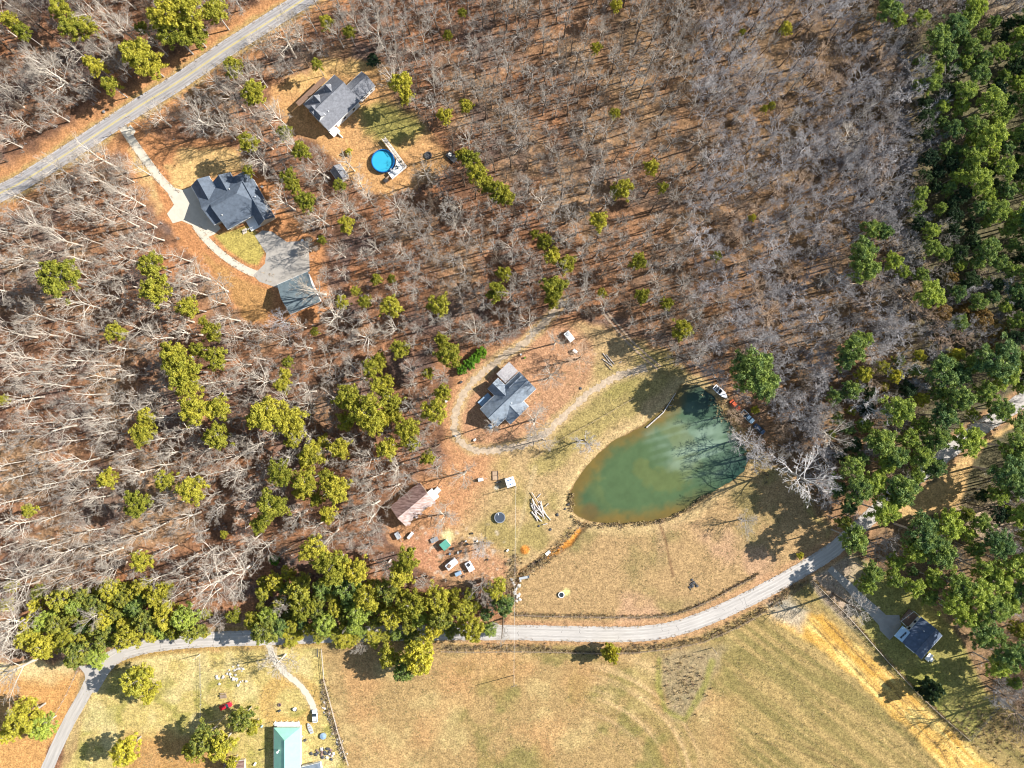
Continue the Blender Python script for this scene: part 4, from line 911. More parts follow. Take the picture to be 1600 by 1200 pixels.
for i in range(26):
    stone(510 + random.gauss(0, 11), 1178 + random.gauss(0, 6), random.uniform(.3, .6), "dark lump of rubble beside the mint roofed house", "rubble at the lower edge", random.choice(('char', 'stone', 'char', 'rust')))
for i in range(14):
    stone(812 + random.gauss(0, 4) - 6, 905 + 2.6 * i, random.uniform(.35, .7), "pale stone in the row at the field's left end", "stones at the field's left end")
for i in range(16):
    stone(1081 + random.gauss(0, 4), 912 + random.gauss(0, 3.5), random.uniform(.25, .5), "dark stone in the small heap in the middle of the field", "stones in the field heap", 'char')
for i, (x, y) in enumerate(((871, 804), (860, 827), (842, 822), (888, 788), (883, 795), (907, 607))):
    stone(x, y, random.uniform(.35, .6), ["dark brush clump right of the log heap", "dark clump between log heap and ditch", "small dark clump below the log heap", "dark clump at the left tip of the pond", "second dark clump at the pond's left tip", "dark stump beside the dirt track above the pond"][i], "dark clumps near the pond", 'char')

# poles
def pole(px, py, h, label, arms=True, thick=.15):
    r = at("utility_pole", px, py, 20, label, "utility pole"); q = MB(); q.tube((0, 0, -.3), (0, 0, h), thick, thick * .65, 8); q.build("post", M['wood_pale'], r)
    if arms:
        q = MB(); q.box(0, 0, h - .6, 2.2, .12, .14); q.build("crossarm", M['wood'], r)
        for x in (-.95, 0, .95): q = MB(); q.disc(x, 0, h - .46, h - .2, .07, 8); q.build("insulator", M['chrome'], r)
pole(221, 199, 9.5, "utility pole on the verge beside the concrete driveway mouth")
pole(803, 1055, 9.0, "utility pole standing alone in the big hay field")
pole(312.5, 1022, 5.0, "short pole at the top of the left yard fence", False)
pole(806, 760, 8.0, "utility pole right of the play house", False)
pole(792, 1006, 4.5, "short pole on the verge below the lane", False, .12)
pole(352, 1118, 8.5, "utility pole with crossarm beside the dark round shrub")
pole(1113, 1012, 5, "wooden pole beside the weedy triangle in the field", False)
pole(1254, 944, 4.5, "short pole at the field gate by the lane", False, .12)
q = MB(); p0, p1 = P(803, 1055, 8.7), P(806, 760, 7.8); n_ = 20
for k in range(n_):
    a_, b_ = p0.lerp(p1, k / n_), p0.lerp(p1, (k + 1) / n_); a_.z -= 5 * (k / n_) * (1 - k / n_); b_.z -= 5 * ((k + 1) / n_) * (1 - (k + 1) / n_)
    q.tube(a_, b_, .028, .028, 4)
tag(q.build("power_line", M['white']), "thin pale cable strung over the field between two poles", "cable")

# fences
def fence(label, pts, gap=3.2, h=1.3, rails=(.35, .75, 1.15), pm='wood_pale', rm='chrome', rt=.022, pr=.07):
    L0 = P(*pts[0]); r = empty("fence", (L0.x, L0.y, 0), 0, label, "fence")
    q = MB(); W_ = [P(*p) for p in pts]; cnt = 0; cur = 0.0
    for a_, b_ in zip(W_[:-1], W_[1:]):
        d_ = (b_ - a_).length; n = max(1, round(d_ / gap))
        for k in range(n):
            c = a_.lerp(b_, k / n) - L0
            pq = MB(); pq.tube((c.x, c.y, -.2), (c.x, c.y, h), pr, pr * .9, 5)
            if cnt < 98: pq.build("post", M[pm], r)
            cnt += 1
        for z in rails: q.tube((a_.x - L0.x, a_.y - L0.y, z), (b_.x - L0.x, b_.y - L0.y, z), rt, rt, 4)
    q.build("rail", M[rm], r)
fence("wire fence between the straw strip and the shaded yard", [(1270, 908), (1292, 930), (1320, 958), (1350, 992), (1385, 1032), (1430, 1080), (1470, 1118), (1513, 1155)], 2.6, 1.5, (.2, .5, .8, 1.1, 1.4), rt=.045, rm='wood_pale')
fence("wire fence at the lower right corner of the shaded yard", [(1513, 1155), (1545, 1118), (1578, 1080)], 2.6, 1.5, (.3, .7, 1.1, 1.4), rt=.05, rm='char')
fence("fence between the yellow yard and the big hay field", [(503, 1014), (507, 1062), (516, 1095), (528, 1140), (545, 1195)], 2.5, 1.3, (.3, .7, 1.1), rt=.05, rm='wood_pale')
fence("thin wire fence down the middle of the yellow lawn", [(313, 1023), (315, 1085), (314, 1132)], 3.2)
fence("fence from the lawn fence out to the utility pole", [(314, 1132), (345, 1122)], 3)
fence("wire fence on the field side above the lane", [(806, 960), (850, 962), (920, 963), (1000, 963), (1040, 962), (1080, 950), (1115, 935), (1150, 915), (1180, 900)], 3.0, 1.3, rt=.04, rm='wood')
fence("wire fence below the lane along the big field", [(690, 1017), (740, 1018), (800, 1017), (870, 1018), (940, 1020), (1000, 1018), (1050, 1012), (1100, 1002), (1150, 980), (1200, 952)], 3.0, 1.3, rt=.04, rm='wood')
fence("wire fence along the pond's grassy bank", [(835, 714), (880, 684), (925, 660), (960, 640), (990, 622)], 3.0, 1.1, (.4, .8, 1.05), rm='wood')
fence("fence at the lower left corner lawn", [(122, 1048), (105, 1085), (88, 1115)], 3.0)
fence("dark wire fence in the pines by the tan clearing", [(1486, 793), (1505, 780), (1525, 765), (1560, 735), (1590, 710)], 3.0, 1.3, rm='char')
r = at("field_gate", 497, 1019, 90, "dark metal gate at the top of the yard fence", "gate"); q = MB()
for z in (.3, .6, .9, 1.2): q.box(0, 0, z, 2.6, .06, .08)
q.build("bars", M['char'], r); q = MB(); q.box(-1.3, 0, 0, .12, .12, 1.4); q.box(1.3, 0, 0, .12, .12, 1.4); q.build("frame", M['char'], r)
r = at("swing_frame", 504, 1080, 70, "dark metal swing frame beside the yard fence", "swing"); q = MB()
q.tube((-1.3, 0, 2), (1.3, 0, 2), .05, .05, 6)
for x in (-1.3, 1.3): q.tube((x, -.6, 0), (x, 0, 2), .04, .04, 6); q.tube((x, .6, 0), (x, 0, 2), .04, .04, 6)
q.build("frame", M['char'], r); q = MB(); q.box(0, 0, .5, .5, .2, .04); q.tube((-.22, 0, .5), (-.22, 0, 2), .012, .012, 4); q.tube((.22, 0, .5), (.22, 0, 2), .012, .012, 4); q.build("seat", M['char'], r)
q = MB(); A_, B_ = P(1010, 668, 0), P(1056, 614, 0); q.tube((0, 0, .1), (B_ - A_) * .5 + Vector((.8, -.8, .15)), .28, .2, 8); q.tube((B_ - A_) * .5 + Vector((.8, -.8, .15)), B_ - A_ + Vector((0, 0, .1)), .2, .1, 8)
for t_, d_ in ((.3, (1.5, .5, .5)), (.5, (-1.2, 1.4, .6)), (.7, (1.6, .2, .4)), (.85, (-.8, 1.2, .5))):
    c = (B_ - A_) * t_ + Vector((.8, -.8, .15)) * min(1, 2 * t_); q.tube(c, c + Vector(d_), .07, .03, 5)
tag(q.build("fallen_log", M['log'], None, loc=(A_.x, A_.y, -.2)), "fallen bare log lying along the upper shore of the pond", "log")
r = at("garden_frame", 774, 743, 2, "brown bordered garden bed left of the play house", "garden bed"); q = MB()
for (x, y, sx, sy) in ((0, 1.6, 2.0, .12), (0, -1.6, 2.0, .12), (-1, 0, .12, 3.2), (1, 0, .12, 3.2), (0, 0, 2.0, .08)): q.box(x, y, 0, sx, sy, .3)
q.build("border", M['brown_ply'], r); q = MB(); q.box(0, 0, 0, 1.9, 3.1, .12); q.build("soil", M['dirt'], r)
r.name = "garden_bed"


#@@TREES
# ------------------------------------------------------------------ trees: geometry as triangle arrays
class TA:
    def __init__(s): s.V = []; s.T = []; s.n = 0; s.ribs = None
    def add(s, V, T): s.V.append(np.asarray(V, np.float32)); s.T.append(np.asarray(T, np.int32) + s.n); s.n += len(V)
    def arr(s): return np.concatenate(s.V), np.concatenate(s.T)
def t_tube(ta, pts, rad, n):
    pts = np.asarray(pts, float); k = len(pts); d = pts[-1] - pts[0]; d = d / np.linalg.norm(d)
    u = np.cross(d, [0, 0, 1.0] if abs(d[2]) < .9 else [1.0, 0, 0]); u /= np.linalg.norm(u); v = np.cross(d, u)
    a = np.arange(n) * 2 * np.pi / n; ring = np.cos(a)[:, None] * u + np.sin(a)[:, None] * v
    Vv = (pts[:, None, :] + np.asarray(rad)[:, None, None] * ring[None]).reshape(-1, 3)
    T = []
    for i in range(k - 1):
        for j in range(n):
            p, q = i * n + j, i * n + (j + 1) % n; T += [(p, q, q + n), (p, q + n, p + n)]
    ta.add(Vv, T)
def t_rib(ta, p, q, w_, r):
    """a thin twig: a sliver of two crossed faces"""
    w_ = max(w_, .03); d = q - p; s_ = np.cross(d, r.normal(size=3)); s_ *= w_ / (np.linalg.norm(s_) + 1e-9)
    ta.add([p - s_, p + s_, q], [(0, 1, 2)])
def rdir(d, ang, r):
    """direction turned away from d by ang with a random azimuth"""
    u = np.cross(d, [0, 0, 1.0] if abs(d[2]) < .9 else [1.0, 0, 0]); u /= np.linalg.norm(u); v = np.cross(d, u); a = r.random() * 2 * np.pi
    return d * math.cos(ang) + (u * math.cos(a) + v * math.sin(a)) * math.sin(ang)
def grow(ta, p, d, L, r0, lev, cfg, r):
    seg = 3 if lev == 1 else 2; pts = [p]; dirs = [d]; c = p
    for i in range(seg):
        d = d + r.normal(size=3) * cfg['wig'] + np.array([0, 0, cfg['up'] * (1 if lev < 3 else .4)]); d /= np.linalg.norm(d)
        c = c + d * L / seg; pts.append(c); dirs.append(d)
    rr = [r0 * (1 - .72 * i / seg) for i in range(seg + 1)]
    if lev <= 2: t_tube(ta, pts, rr, 4 if lev == 1 else 3)
    else:
        for i in range(seg): t_rib(ta.ribs, pts[i], pts[i + 1] + (pts[i + 1] - pts[i]) * .15, rr[i], r)
    if lev >= len(cfg['n']): return
    k = cfg['n'][lev]
    for j in range(k):
        t_ = .28 + .72 * (j + r.random() * .8) / k; t_ = min(t_, 1.0); x = t_ * seg; i = min(int(x), seg - 1)
        q = pts[i] + (pts[i + 1] - pts[i]) * (x - i)
        grow(ta, q, rdir(dirs[i + 1], math.radians(r.uniform(*cfg['ang'])), r), L * cfg['len'][lev] * r.uniform(.7, 1.2) * (1.15 - .5 * t_), r0 * (1 - .6 * t_) * .62, lev + 1, cfg, r)
def bare_tree(seed, Ht, trunk, r0, nl, L1, el, cfg):
    r = np.random.default_rng(seed); tt = TA(); tc_ = TA(); tc_.ribs = TA()
    n = 7; pts = []; lean = r.normal(size=2) * .035; c = np.array([0, 0, -.3]); d = np.array([lean[0], lean[1], 1.0])
    top = Ht * trunk
    for i in range(n): 
        pts.append(c.copy()); c = c + d * (top + .3) / (n - 1); d = d + np.array([*(r.normal(size=2) * .03), 0])
    pts = np.array(pts); rad = [r0 * (1.25 if i == 0 else 1 - .55 * i / (n - 1)) for i in range(n)]
    t_tube(tt, pts, rad, 6)
    a = r.random() * 6.28
    for j in range(nl):
        f = cfg['first'] + (1 - cfg['first']) * (j / max(1, nl - 1)); x = f * (n - 1); i = min(int(x), n - 2); q = pts[i] + (pts[i + 1] - pts[i]) * (x - i)
        a += 2.4 + r.normal() * .35; e = math.radians(r.uniform(*el) + 22 * (f - cfg['first']))
        dd = np.array([math.cos(a) * math.cos(e), math.sin(a) * math.cos(e), math.sin(e)])
        grow(tc_, q, dd, L1 * r.uniform(.75, 1.15) * (1.1 - .35 * f), max(.05, r0 * (1 - .55 * f) * .55), 1, cfg, r)
    a1_ = tc_.arr(); a2_ = tc_.ribs.arr()
    return tt.arr(), (np.concatenate([a1_[0], a2_[0]]), np.concatenate([a1_[1], a2_[1] + len(a1_[0])]), np.concatenate([np.zeros(len(a1_[1]), np.int32), np.ones(len(a2_[1]), np.int32)]))
A_ = dict(n=[0, 6, 6, 4], len=[0, .5, .5, .5], ang=(22, 50), wig=.12, up=.06, first=.40)
B_ = dict(n=[0, 5, 4, 3], len=[0, .55, .55, .55], ang=(25, 55), wig=.14, up=.10, first=.45)
C_ = dict(n=[0, 6, 6, 5], len=[0, .55, .55, .55], ang=(25, 60), wig=.16, up=.04, first=.30)
BT = {}
BT['spread'] = [bare_tree(100 + i, 19, .62, .36, 10, 7.6, (30, 55), A_) for i in range(6)]
BT['slender'] = [bare_tree(200 + i, 19, .86, .27, 12, 4.2, (25, 60), B_) for i in range(6)]
BT['fuzzy'] = [bare_tree(300 + i, 15, .60, .27, 10, 5.0, (20, 60), C_) for i in range(5)]
BR = {k: float(np.mean([np.percentile(np.hypot(t_[1][0][:, 0], t_[1][0][:, 1]), 90) for t_ in v])) for k, v in BT.items()}       # crown radius of the unscaled tree
BH = {'spread': 19.0, 'slender': 19.0, 'fuzzy': 15.0}
def pine_tree(seed, R, Ht, kind):
    """trunk, limbs and needle clumps spread through a lobed crown"""
    r = np.random.default_rng(seed); tt = TA(); tl = TA(); tf = TA()
    lean = r.normal(size=2) * .02; n = 5
    tr_ = np.array([[lean[0] * z, lean[1] * z, z] for z in np.linspace(-.3, Ht * .93, n)]); t_tube(tt, tr_, [.30, .25, .2, .13, .05] if kind != 'bush' else [.15, .13, .1, .07, .04], 6)
    ph = r.random(4) * 6.28
    def lob(a): return 1 + .16 * math.sin(3 * a + ph[0]) + .12 * math.sin(5 * a + ph[1]) + .08 * math.sin(8 * a + ph[2])
    zc, hz = {'pine': (.76, .22), 'round': (.56, .42), 'bush': (.50, .5)}[kind]
    nc = {'pine': 125, 'round': 130, 'bush': 90}[kind]; cl = []
    if kind == 'pine':                                          # boughs reaching out from the stem, clumps strung along them
        nb_ = 15
        for j in range(nb_):
            a = j * 2.4 + r.normal() * .2; lv = r.random(); LR = R * lob(a) * (1.1 - .55 * lv); z0 = Ht * (.62 + .30 * lv)
            for f_ in (.38, .62, .82, 1.0):
                a2 = a + r.normal() * .10; cl.append(np.array([math.cos(a2) * LR * f_, math.sin(a2) * LR * f_, z0 + .22 * LR * f_ + r.normal() * .15]))
    while len(cl) < nc:
        a = r.random() * 6.283; s_ = r.random() ** .5 * R * lob(a) * r.uniform(.8, 1.05); q = s_ / (R * 1.25)
        dome = math.sqrt(max(0, 1 - q * q)); z = Ht * (zc + hz * (dome * r.uniform(.25, 1.0) - .45 * q * r.random()))
        if r.random() < .35: z = Ht * (zc + hz * (r.uniform(-.8, .6) * dome))
        c = np.array([math.cos(a) * s_, math.sin(a) * s_, z])
        if all(np.linalg.norm(c - o) > .5 for o in cl[-40:]): cl.append(c)
    for c in cl:
        zt = max(Ht * .2, c[2] - .35 * math.hypot(c[0], c[1]) - .6); b0 = np.array([lean[0] * zt, lean[1] * zt, min(zt, Ht * .9)])
        if r.random() < .6: t_tube(tl, [b0, (b0 + c) / 2 + np.array([0, 0, .15]), c], [.07, .05, .02], 3)
        m_ = 46 if kind != 'bush' else 40; cr = r.uniform(.45, 1.02) * (1.0 if kind != 'bush' else .8) * (R / 4.2) ** .35
        dirs = r.normal(size=(m_, 3)); dirs /= np.linalg.norm(dirs, axis=1)[:, None]; dirs[:, 2] = np.abs(dirs[:, 2]) * .9 - .15
        pos = c + dirs * cr * (r.random((m_, 1)) ** .45) * np.array([1, 1, .75])
        out = dirs + r.normal(size=(m_, 3)) * .7; out /= np.linalg.norm(out, axis=1)[:, None]
        u = np.cross(out, r.normal(size=(m_, 3))); u /= np.linalg.norm(u, axis=1)[:, None]; v = np.cross(out, u)
        s1 = r.uniform(.16, .34, (m_, 1))
        Vv = np.stack([pos - u * s1, pos + u * s1 - v * s1 * .3, pos + v * s1 * 1.3], 1).reshape(-1, 3)
        tf.add(Vv, np.arange(3 * m_).reshape(-1, 3))
    if not tl.V: t_tube(tl, [[0, 0, 1], [0, .3, 2]], [.05, .03], 3)
    return tt.arr(), tl.arr(), tf.arr()
PT = {'pine': [pine_tree(500 + i, 4.2, 17, 'pine') for i in range(5)], 'round': [pine_tree(600 + i, 4.2, 12, 'round') for i in range(5)], 'bush': [pine_tree(700 + i, 2.8, 4.2, 'bush') for i in range(3)]}
PR = {'pine': 4.7, 'round': 4.7, 'bush': 3.1}; PH = {'pine': 17.0, 'round': 12.0, 'bush': 4.2}
ME = {}
def shared(key, name, arr):
    if key not in ME:
        ME[key] = tri_mesh(name, *arr)
        ME[key].materials.append(None)
        if len(arr) > 2: ME[key].materials.append(None)
    return ME[key]
def child(name, me, m, parent, m2=None):
    o = bpy.data.objects.new(name, me); COL.objects.link(o); o.parent = parent
    o.material_slots[0].link = 'OBJECT'; o.material_slots[0].material = m
    if m2 is not None: o.material_slots[1].link = 'OBJECT'; o.material_slots[1].material = m2
    return o

# ------------------------------------------------------------------ what stands where, for the labels
LM = [("the slate roofed house", 360, 315), ("the parking pad", 440, 400), ("the detached garage", 467, 458), ("the driveway mouth", 205, 205), ("the dormered house", 520, 162), ("the swimming pool", 605, 253),
      ("the pool-side shed", 530, 270), ("the black flatbed trailer", 706, 246), ("the pale blue roofed house", 790, 620), ("the barn", 645, 788), ("the trampoline", 781, 808), ("the log heap", 842, 795),
      ("the pond", 1020, 730), ("the parked motor boat", 1124, 612), ("the navy car", 1186, 671), ("the white boxy trailer", 889, 526), ("the side road junction", 145, 1050), ("the mint roofed house", 448, 1165),
      ("the red car", 354, 1102), ("the navy roofed house", 1432, 995), ("the tan clearing", 1470, 780), ("the weedy field triangle", 1075, 1070), ("the slabbed driveway", 1330, 920), ("the straw strip", 1330, 1040),
      ("the photo's top left corner", 0, 0), ("the photo's top right corner", 1600, 0), ("the left edge's middle", 0, 620), ("the right edge's middle", 1600, 600), ("the road's upper end", 440, 20),
      ("the middle of the upper woods", 900, 250), ("the middle of the left woods", 300, 640), ("the upper edge's middle", 850, 20), ("the middle of the right woods", 1250, 350), ("the lane's shaded stretch", 500, 970),
      ("the photo's lower right corner", 1600, 1200), ("the lone hedge below the barn", 640, 895), ("the middle of the lane's wood edge", 230, 960), ("the woods below the garage", 420, 620), ("the field's right tip", 1280, 840), ("the lane's far right end", 1590, 630)]
ORD = ["nearest", "second nearest", "third nearest", "fourth nearest", "fifth nearest", "sixth nearest", "seventh nearest", "eighth nearest", "ninth nearest", "tenth nearest", "eleventh nearest", "twelfth nearest"]
def where(px, py):
    L = min(LM, key=lambda l: (l[1] - px) ** 2 + (l[2] - py) ** 2); dx, dy = px - L[1], py - L[2]; a = math.degrees(math.atan2(-dy, dx)) % 360
    side = ["right of", "above right of", "above", "above left of", "left of", "below left of", "below", "below right of"][int((a + 22.5) // 45) % 8]
    return L[0], side, math.hypot(dx, dy)
def name_all(items, noun):
    """items: dicts with px, py, desc; same place and look -> told apart by how near they stand; far down the list they share one label"""
    cells = {}
    for it in items:
        l, s_, d_ = where(it['px'], it['py']); it['d'] = d_; cells.setdefault((l, s_, it['desc']), []).append(it)
    for (l, s_, desc), L in cells.items():
        L.sort(key=lambda i: i['d'])
        for k, it in enumerate(L):
            if len(L) == 1: it['label'] = f"{desc} {s_} {l}"
            elif k < len(ORD): it['label'] = f"{desc} {s_} {l}, {ORD[k]}"
            else: it['label'] = f"{desc} {s_} {l}, farther out"

# ------------------------------------------------------------------ conifers and evergreens, crown centres in photograph pixels (x, y, radius)
Yc = [(15,32,14),(35,50,13),(95,12,17),(112,42,20),(140,42,14),(222,45,11),(255,20,24),(290,15,26),(335,18,20),(270,52,24),(305,55,20),(215,85,26),(238,104,18),(150,103,14),(172,132,14),(138,95,9),(365,104,16),(397,146,19),(200,75,12),(388,222,15),
 (388,266,9),(510,35,11),(545,50,10),(495,100,9),(445,207,12),(470,236,14),(628,130,18),(634,150,12),(700,55,8),(722,20,7),(695,180,12),(728,165,11),(735,250,15),(745,272,17),(775,298,16),(760,288,14),(790,308,14),(722,243,11),
 (450,276,13),(530,290,10),(478,314,16),(458,292,12),(932,75,9),(960,178,9),(1018,262,12),(975,295,15),(962,300,10),(1035,293,9),(1160,50,5),(1195,170,6),(1228,45,10),(1205,165,6),(92,435,30),(243,452,23),(237,415,20),(293,480,17),(180,520,15),
 (318,502,8),(330,518,15),(270,555,22),(335,560,18),(285,580,26),(308,545,12),(540,350,13),(503,375,7),(535,472,11),(570,472,11),(610,480,17),(555,455,8),(588,436,9),(612,436,7),(492,518,7),(685,475,17),(788,427,12),(775,455,16),(625,545,15),
 (690,532,12),(702,555,20),(580,575,16),(592,562,12),(605,595,11),(450,566,9),(445,585,10),(668,583,9),(850,377,13),(863,400,14),(886,412,15),(866,450,20),(862,470,12),(935,345,15),(963,8,9),(997,408,14),(1003,462,12),(1042,475,11),
 (1065,515,16),(1120,400,8),(1175,340,6),(835,365,7),(940,458,8),(295,603,20),(303,640,24),(340,638,19),(340,682,20),(230,652,15),(222,678,19),(168,747,15),(212,787,20),(258,750,16),(298,765,22),(220,876,17),(45,797,11),(350,835,6),(395,655,11),
 (5,625,8),(415,650,28),(450,655,24),(457,682,17),(440,602,13),(487,710,20),(530,700,17),(545,622,22),(572,640,28),(582,660,20),(540,658,15),(610,625,18),(615,648,14),(678,640,20),(635,670,19),(640,690,15),(605,700,17),(668,715,12),(440,740,22),
 (478,752,20),(510,745,13),(525,765,22),(425,790,24),(405,820,14),(495,780,12),(512,803,14),(490,862,22),(515,888,26),(555,890,20),(637,876,19),(625,898,20),(592,602,15),(692,613,14),(600,655,14),(478,722,12),(470,770,12),(408,650,16),(505,690,11)]
Ol = [(95,935,20),(10,945,11),(42,997,18),(70,1008,20),(55,988,14),(92,975,18),(130,930,15),(150,945,18),(175,920,18),(195,935,14),(120,1020,22),(152,1028,16),(165,998,17),(200,995,20),(195,975,12),(230,968,20),(262,962,20),(290,965,20),(302,985,17),
 (275,985,13),(250,930,20),(222,915,13),(322,988,8),(365,962,11),(395,968,13),(215,1062,25),(232,1080,16),(40,1120,26),(65,1135,20),(15,1145,15),(198,1172,22),(320,1155,24),(345,1165,22),(305,1172,16),(378,1122,20),(395,1135,12),(362,1192,11),(20,915,9),
 (413,925,13),(420,962,15),(415,985,22),(468,918,22),(475,948,20),(508,972,18),(500,935,14),(545,918,22),(560,958,20),(575,930,22),(605,922,22),(612,962,20),(642,942,24),(640,975,14),(682,935,22),(690,962,22),(722,950,20),(738,980,20),(645,998,18),
 (608,1025,18),(655,1025,28),(632,1045,18),(775,920,18),(787,945,16),(540,885,14),(585,970,12),(525,950,14),(455,975,12),(705,985,14),(450,895,12),(760,960,10)]
Gc = [(1390,12,18),(1405,30,12),(1440,28,13),(1465,58,20),(1490,42,19),(1515,30,16),(1480,82,16),(1440,95,10),(1458,130,14),(1525,10,16),(1520,75,14),(1560,82,14),(1592,55,13),(1530,118,16),(1550,158,20),(1510,142,17),(1500,168,13),(1575,175,14),
 (1525,195,16),(1492,203,15),(1550,212,22),(1590,212,14),(1525,242,18),(1570,262,18),(1530,282,20),(1498,275,13),(1575,297,14),(1478,232,12),(1592,130,14),(1568,120,12),(1560,330,18),(1590,340,16),(1530,325,13),(1362,358,15),(1382,362,13),(1350,392,20),
 (1352,420,22),(1395,408,14),(1412,425,11),(1455,460,22),(1440,430,12),(1335,545,20),(1350,530,14),(1322,562,16),(1185,585,34),(1165,575,24),(1195,605,20),(1475,580,24),(1500,585,18),(1560,560,32),(1570,585,22),(1545,390,18),(1500,415,10),(1548,378,9),
 (1540,437,7),(1590,500,14),(1580,420,13),(1590,455,16),(1305,620,13),(1405,640,24),(1420,685,17),(1376,690,22),(1330,735,20),(1345,718,13),(1400,712,20),(1340,765,22),(1366,755,20),(1410,765,24),(1440,712,20),(1465,685,20),(1475,650,20),(1500,622,22),
 (1540,612,18),(1562,640,20),(1515,690,24),(1462,730,16),(1382,800,22),(1402,778,18),(1335,843,22),(1445,835,28),(1482,820,24),(1470,865,24),(1430,862,20),(1580,740,28),(1592,700,24),(1562,772,16),(1590,805,18),(1560,850,24),(1590,885,24),(1540,892,20),
 (1365,895,16),(1355,915,14),(1500,915,22),(1530,930,26),(1550,950,24),(1490,945,20),(1540,990,24),(1430,918,15),(1562,908,20),(1590,925,18),(1580,1022,26),(1560,1042,18),(1585,1066,10),(1510,965,18),(1400,905,14),(1460,905,16),(1385,725,16),(1430,745,14),
 (1440,665,14),(1520,570,16),(1600,560,16),(1600,660,20),(1600,760,20),(1575,945,18),(1350,665,12),(1310,655,10)]
Gc += [(1612, y, 18) for y in range(20, 480, 46)] + [(1640, y, 20) for y in range(40, 500, 50)] + [(1628, y, 22) for y in range(700, 1060, 50)]
Rc = [(1530,500,17),(1555,515,16),(1545,540,14),(1505,480,10)]
Rd = [(955,1019,15,'leaf_m'),(1452,1077,17,'leaf_d'),(1250,868,6,'leaf_m'),(735,567,9,'leaf_b'),(722,578,8,'leaf_b'),(752,552,9,'leaf_b'),(742,560,8,'leaf_b'),(583,95,10,'leaf_d'),(430,875,8,'leaf_b'),(545,237,6,'leaf_m'),(1180,640,7,'leaf_m')]
con = []
def adj(r_): return "large" if r_ >= 20 else ("small" if r_ < 12 else "middle-sized")
for L_, mt, kd, look, grp in ((Yc, 'leaf_y', 'pine', "yellow-green pine", "pines scattered through the bare woods"), (Ol, 'leaf_m', 'round', "full olive-green evergreen", "evergreens along the lower lane"),
                              (Gc, 'leaf_g', 'pine', "green pine", "pines on the right side"), (Rc, 'leaf_r', 'round', "russet-yellow leafed tree", "russet trees on the right side")):
    for (x, y, r_) in L_:
        k2 = kd; mt_, look_ = mt, look
        if mt == 'leaf_m':
            q_ = random.random(); mt_, look_ = ('leaf_m', look) if q_ < .5 else (('leaf_y', "full yellow-green evergreen") if q_ < .75 else ('leaf_g', "full green evergreen"))
        if mt == 'leaf_g' and r_ >= 20: k2 = 'pine'
        con.append(dict(px=x, py=y, r=r_, mt=mt_, kind=k2, desc=f"{adj(r_)} {look_}", group=grp, nm={'leaf_y': 'pine_tree', 'leaf_m': 'evergreen_tree', 'leaf_g': 'pine_tree', 'leaf_r': 'russet_tree'}[mt], cat='pine tree' if 'pine' in look else 'tree'))
for (x, y, r_, mt) in Rd:
    con.append(dict(px=x, py=y, r=r_, mt=mt, kind='bush', desc={'leaf_m': "rounded olive-green shrub", 'leaf_d': "rounded dark green shrub", 'leaf_b': "bright green leafy shrub"}[mt], group=None, nm='shrub', cat='shrub'))
for bp_ in ([(405, 905), (560, 915), (740, 925), (770, 985), (640, 1005), (400, 995)], [(60, 925), (200, 915), (330, 960), (330, 992), (180, 1010), (110, 1010), (30, 990)]):
    cand = rng.uniform((30, 900), (780, 1005), (2500, 2)); ins = sdf(cand[:, 0], cand[:, 1], bp_) < 0
    for (x, y) in cand[ins]:
        if all((x - c['px']) ** 2 + (y - c['py']) ** 2 > (.78 * c['r'] + 6) ** 2 for c in con):
            con.append(dict(px=float(x), py=float(y), r=random.choice((8, 10, 12, 15)), mt=random.choice(('leaf_m', 'leaf_y', 'leaf_m', 'leaf_g')), kind='round', desc="lower olive-green evergreen", group="evergreens along the lower lane", nm='evergreen_tree', cat='tree'))
# far right pinewood: fill the gaps between the traced crowns
fp = [(1415, 120), (1470, 50), (1660, 10), (1660, 480), (1560, 480), (1470, 410), (1410, 330), (1450, 240)]
cand = rng.uniform((1430, 10), (1660, 480), (1400, 2)); ins = sdf(cand[:, 0], cand[:, 1], fp) < 0
for (x, y) in cand[ins]:
    if all((x - c['px']) ** 2 + (y - c['py']) ** 2 > 20 ** 2 for c in con):
        r_ = random.uniform(9, 14); con.append(dict(px=float(x), py=float(y), r=r_, mt=random.choice(('leaf_g', 'leaf_g', 'leaf_d')), kind='pine', desc="small shaded green pine", group="pines on the right side", nm='pine_tree', cat='pine tree'))
for bp_, loc_ in (([(1290, 610), (1400, 560), (1520, 540), (1610, 545), (1610, 600), (1500, 670), (1400, 760), (1310, 830), (1300, 720)], "above the lane"), ([(1370, 870), (1500, 800), (1600, 700), (1640, 720), (1640, 1060), (1530, 1010), (1400, 925)], "below the lane"), ([(1400, 420), (1520, 440), (1610, 440), (1610, 560), (1500, 520), (1440, 480)], "")):
    cand = rng.uniform((1280, 400), (1640, 1060), (2600, 2)); ins = (sdf(cand[:, 0], cand[:, 1], bp_) < 0) & (sdf(cand[:, 0], cand[:, 1], CLEAR6) > 8)
    ins &= ~((np.abs(cand[:, 0] - 1432) < 45) & (np.abs(cand[:, 1] - 990) < 45))
    for (x, y) in cand[ins]:
        if all((x - c['px']) ** 2 + (y - c['py']) ** 2 > (.8 * c['r'] + 13) ** 2 for c in con):
            con.append(dict(px=float(x), py=float(y), r=random.choice((8, 10, 13, 15)), mt=random.choice(('leaf_g', 'leaf_g', 'leaf_m', 'leaf_d') if loc_ else ('leaf_g', 'leaf_r', 'leaf_d')), kind='pine', desc="small leafy green tree", group="pines on the right side", nm='evergreen_tree', cat='tree'))
for c in con: c['dcol'] = c['mt']
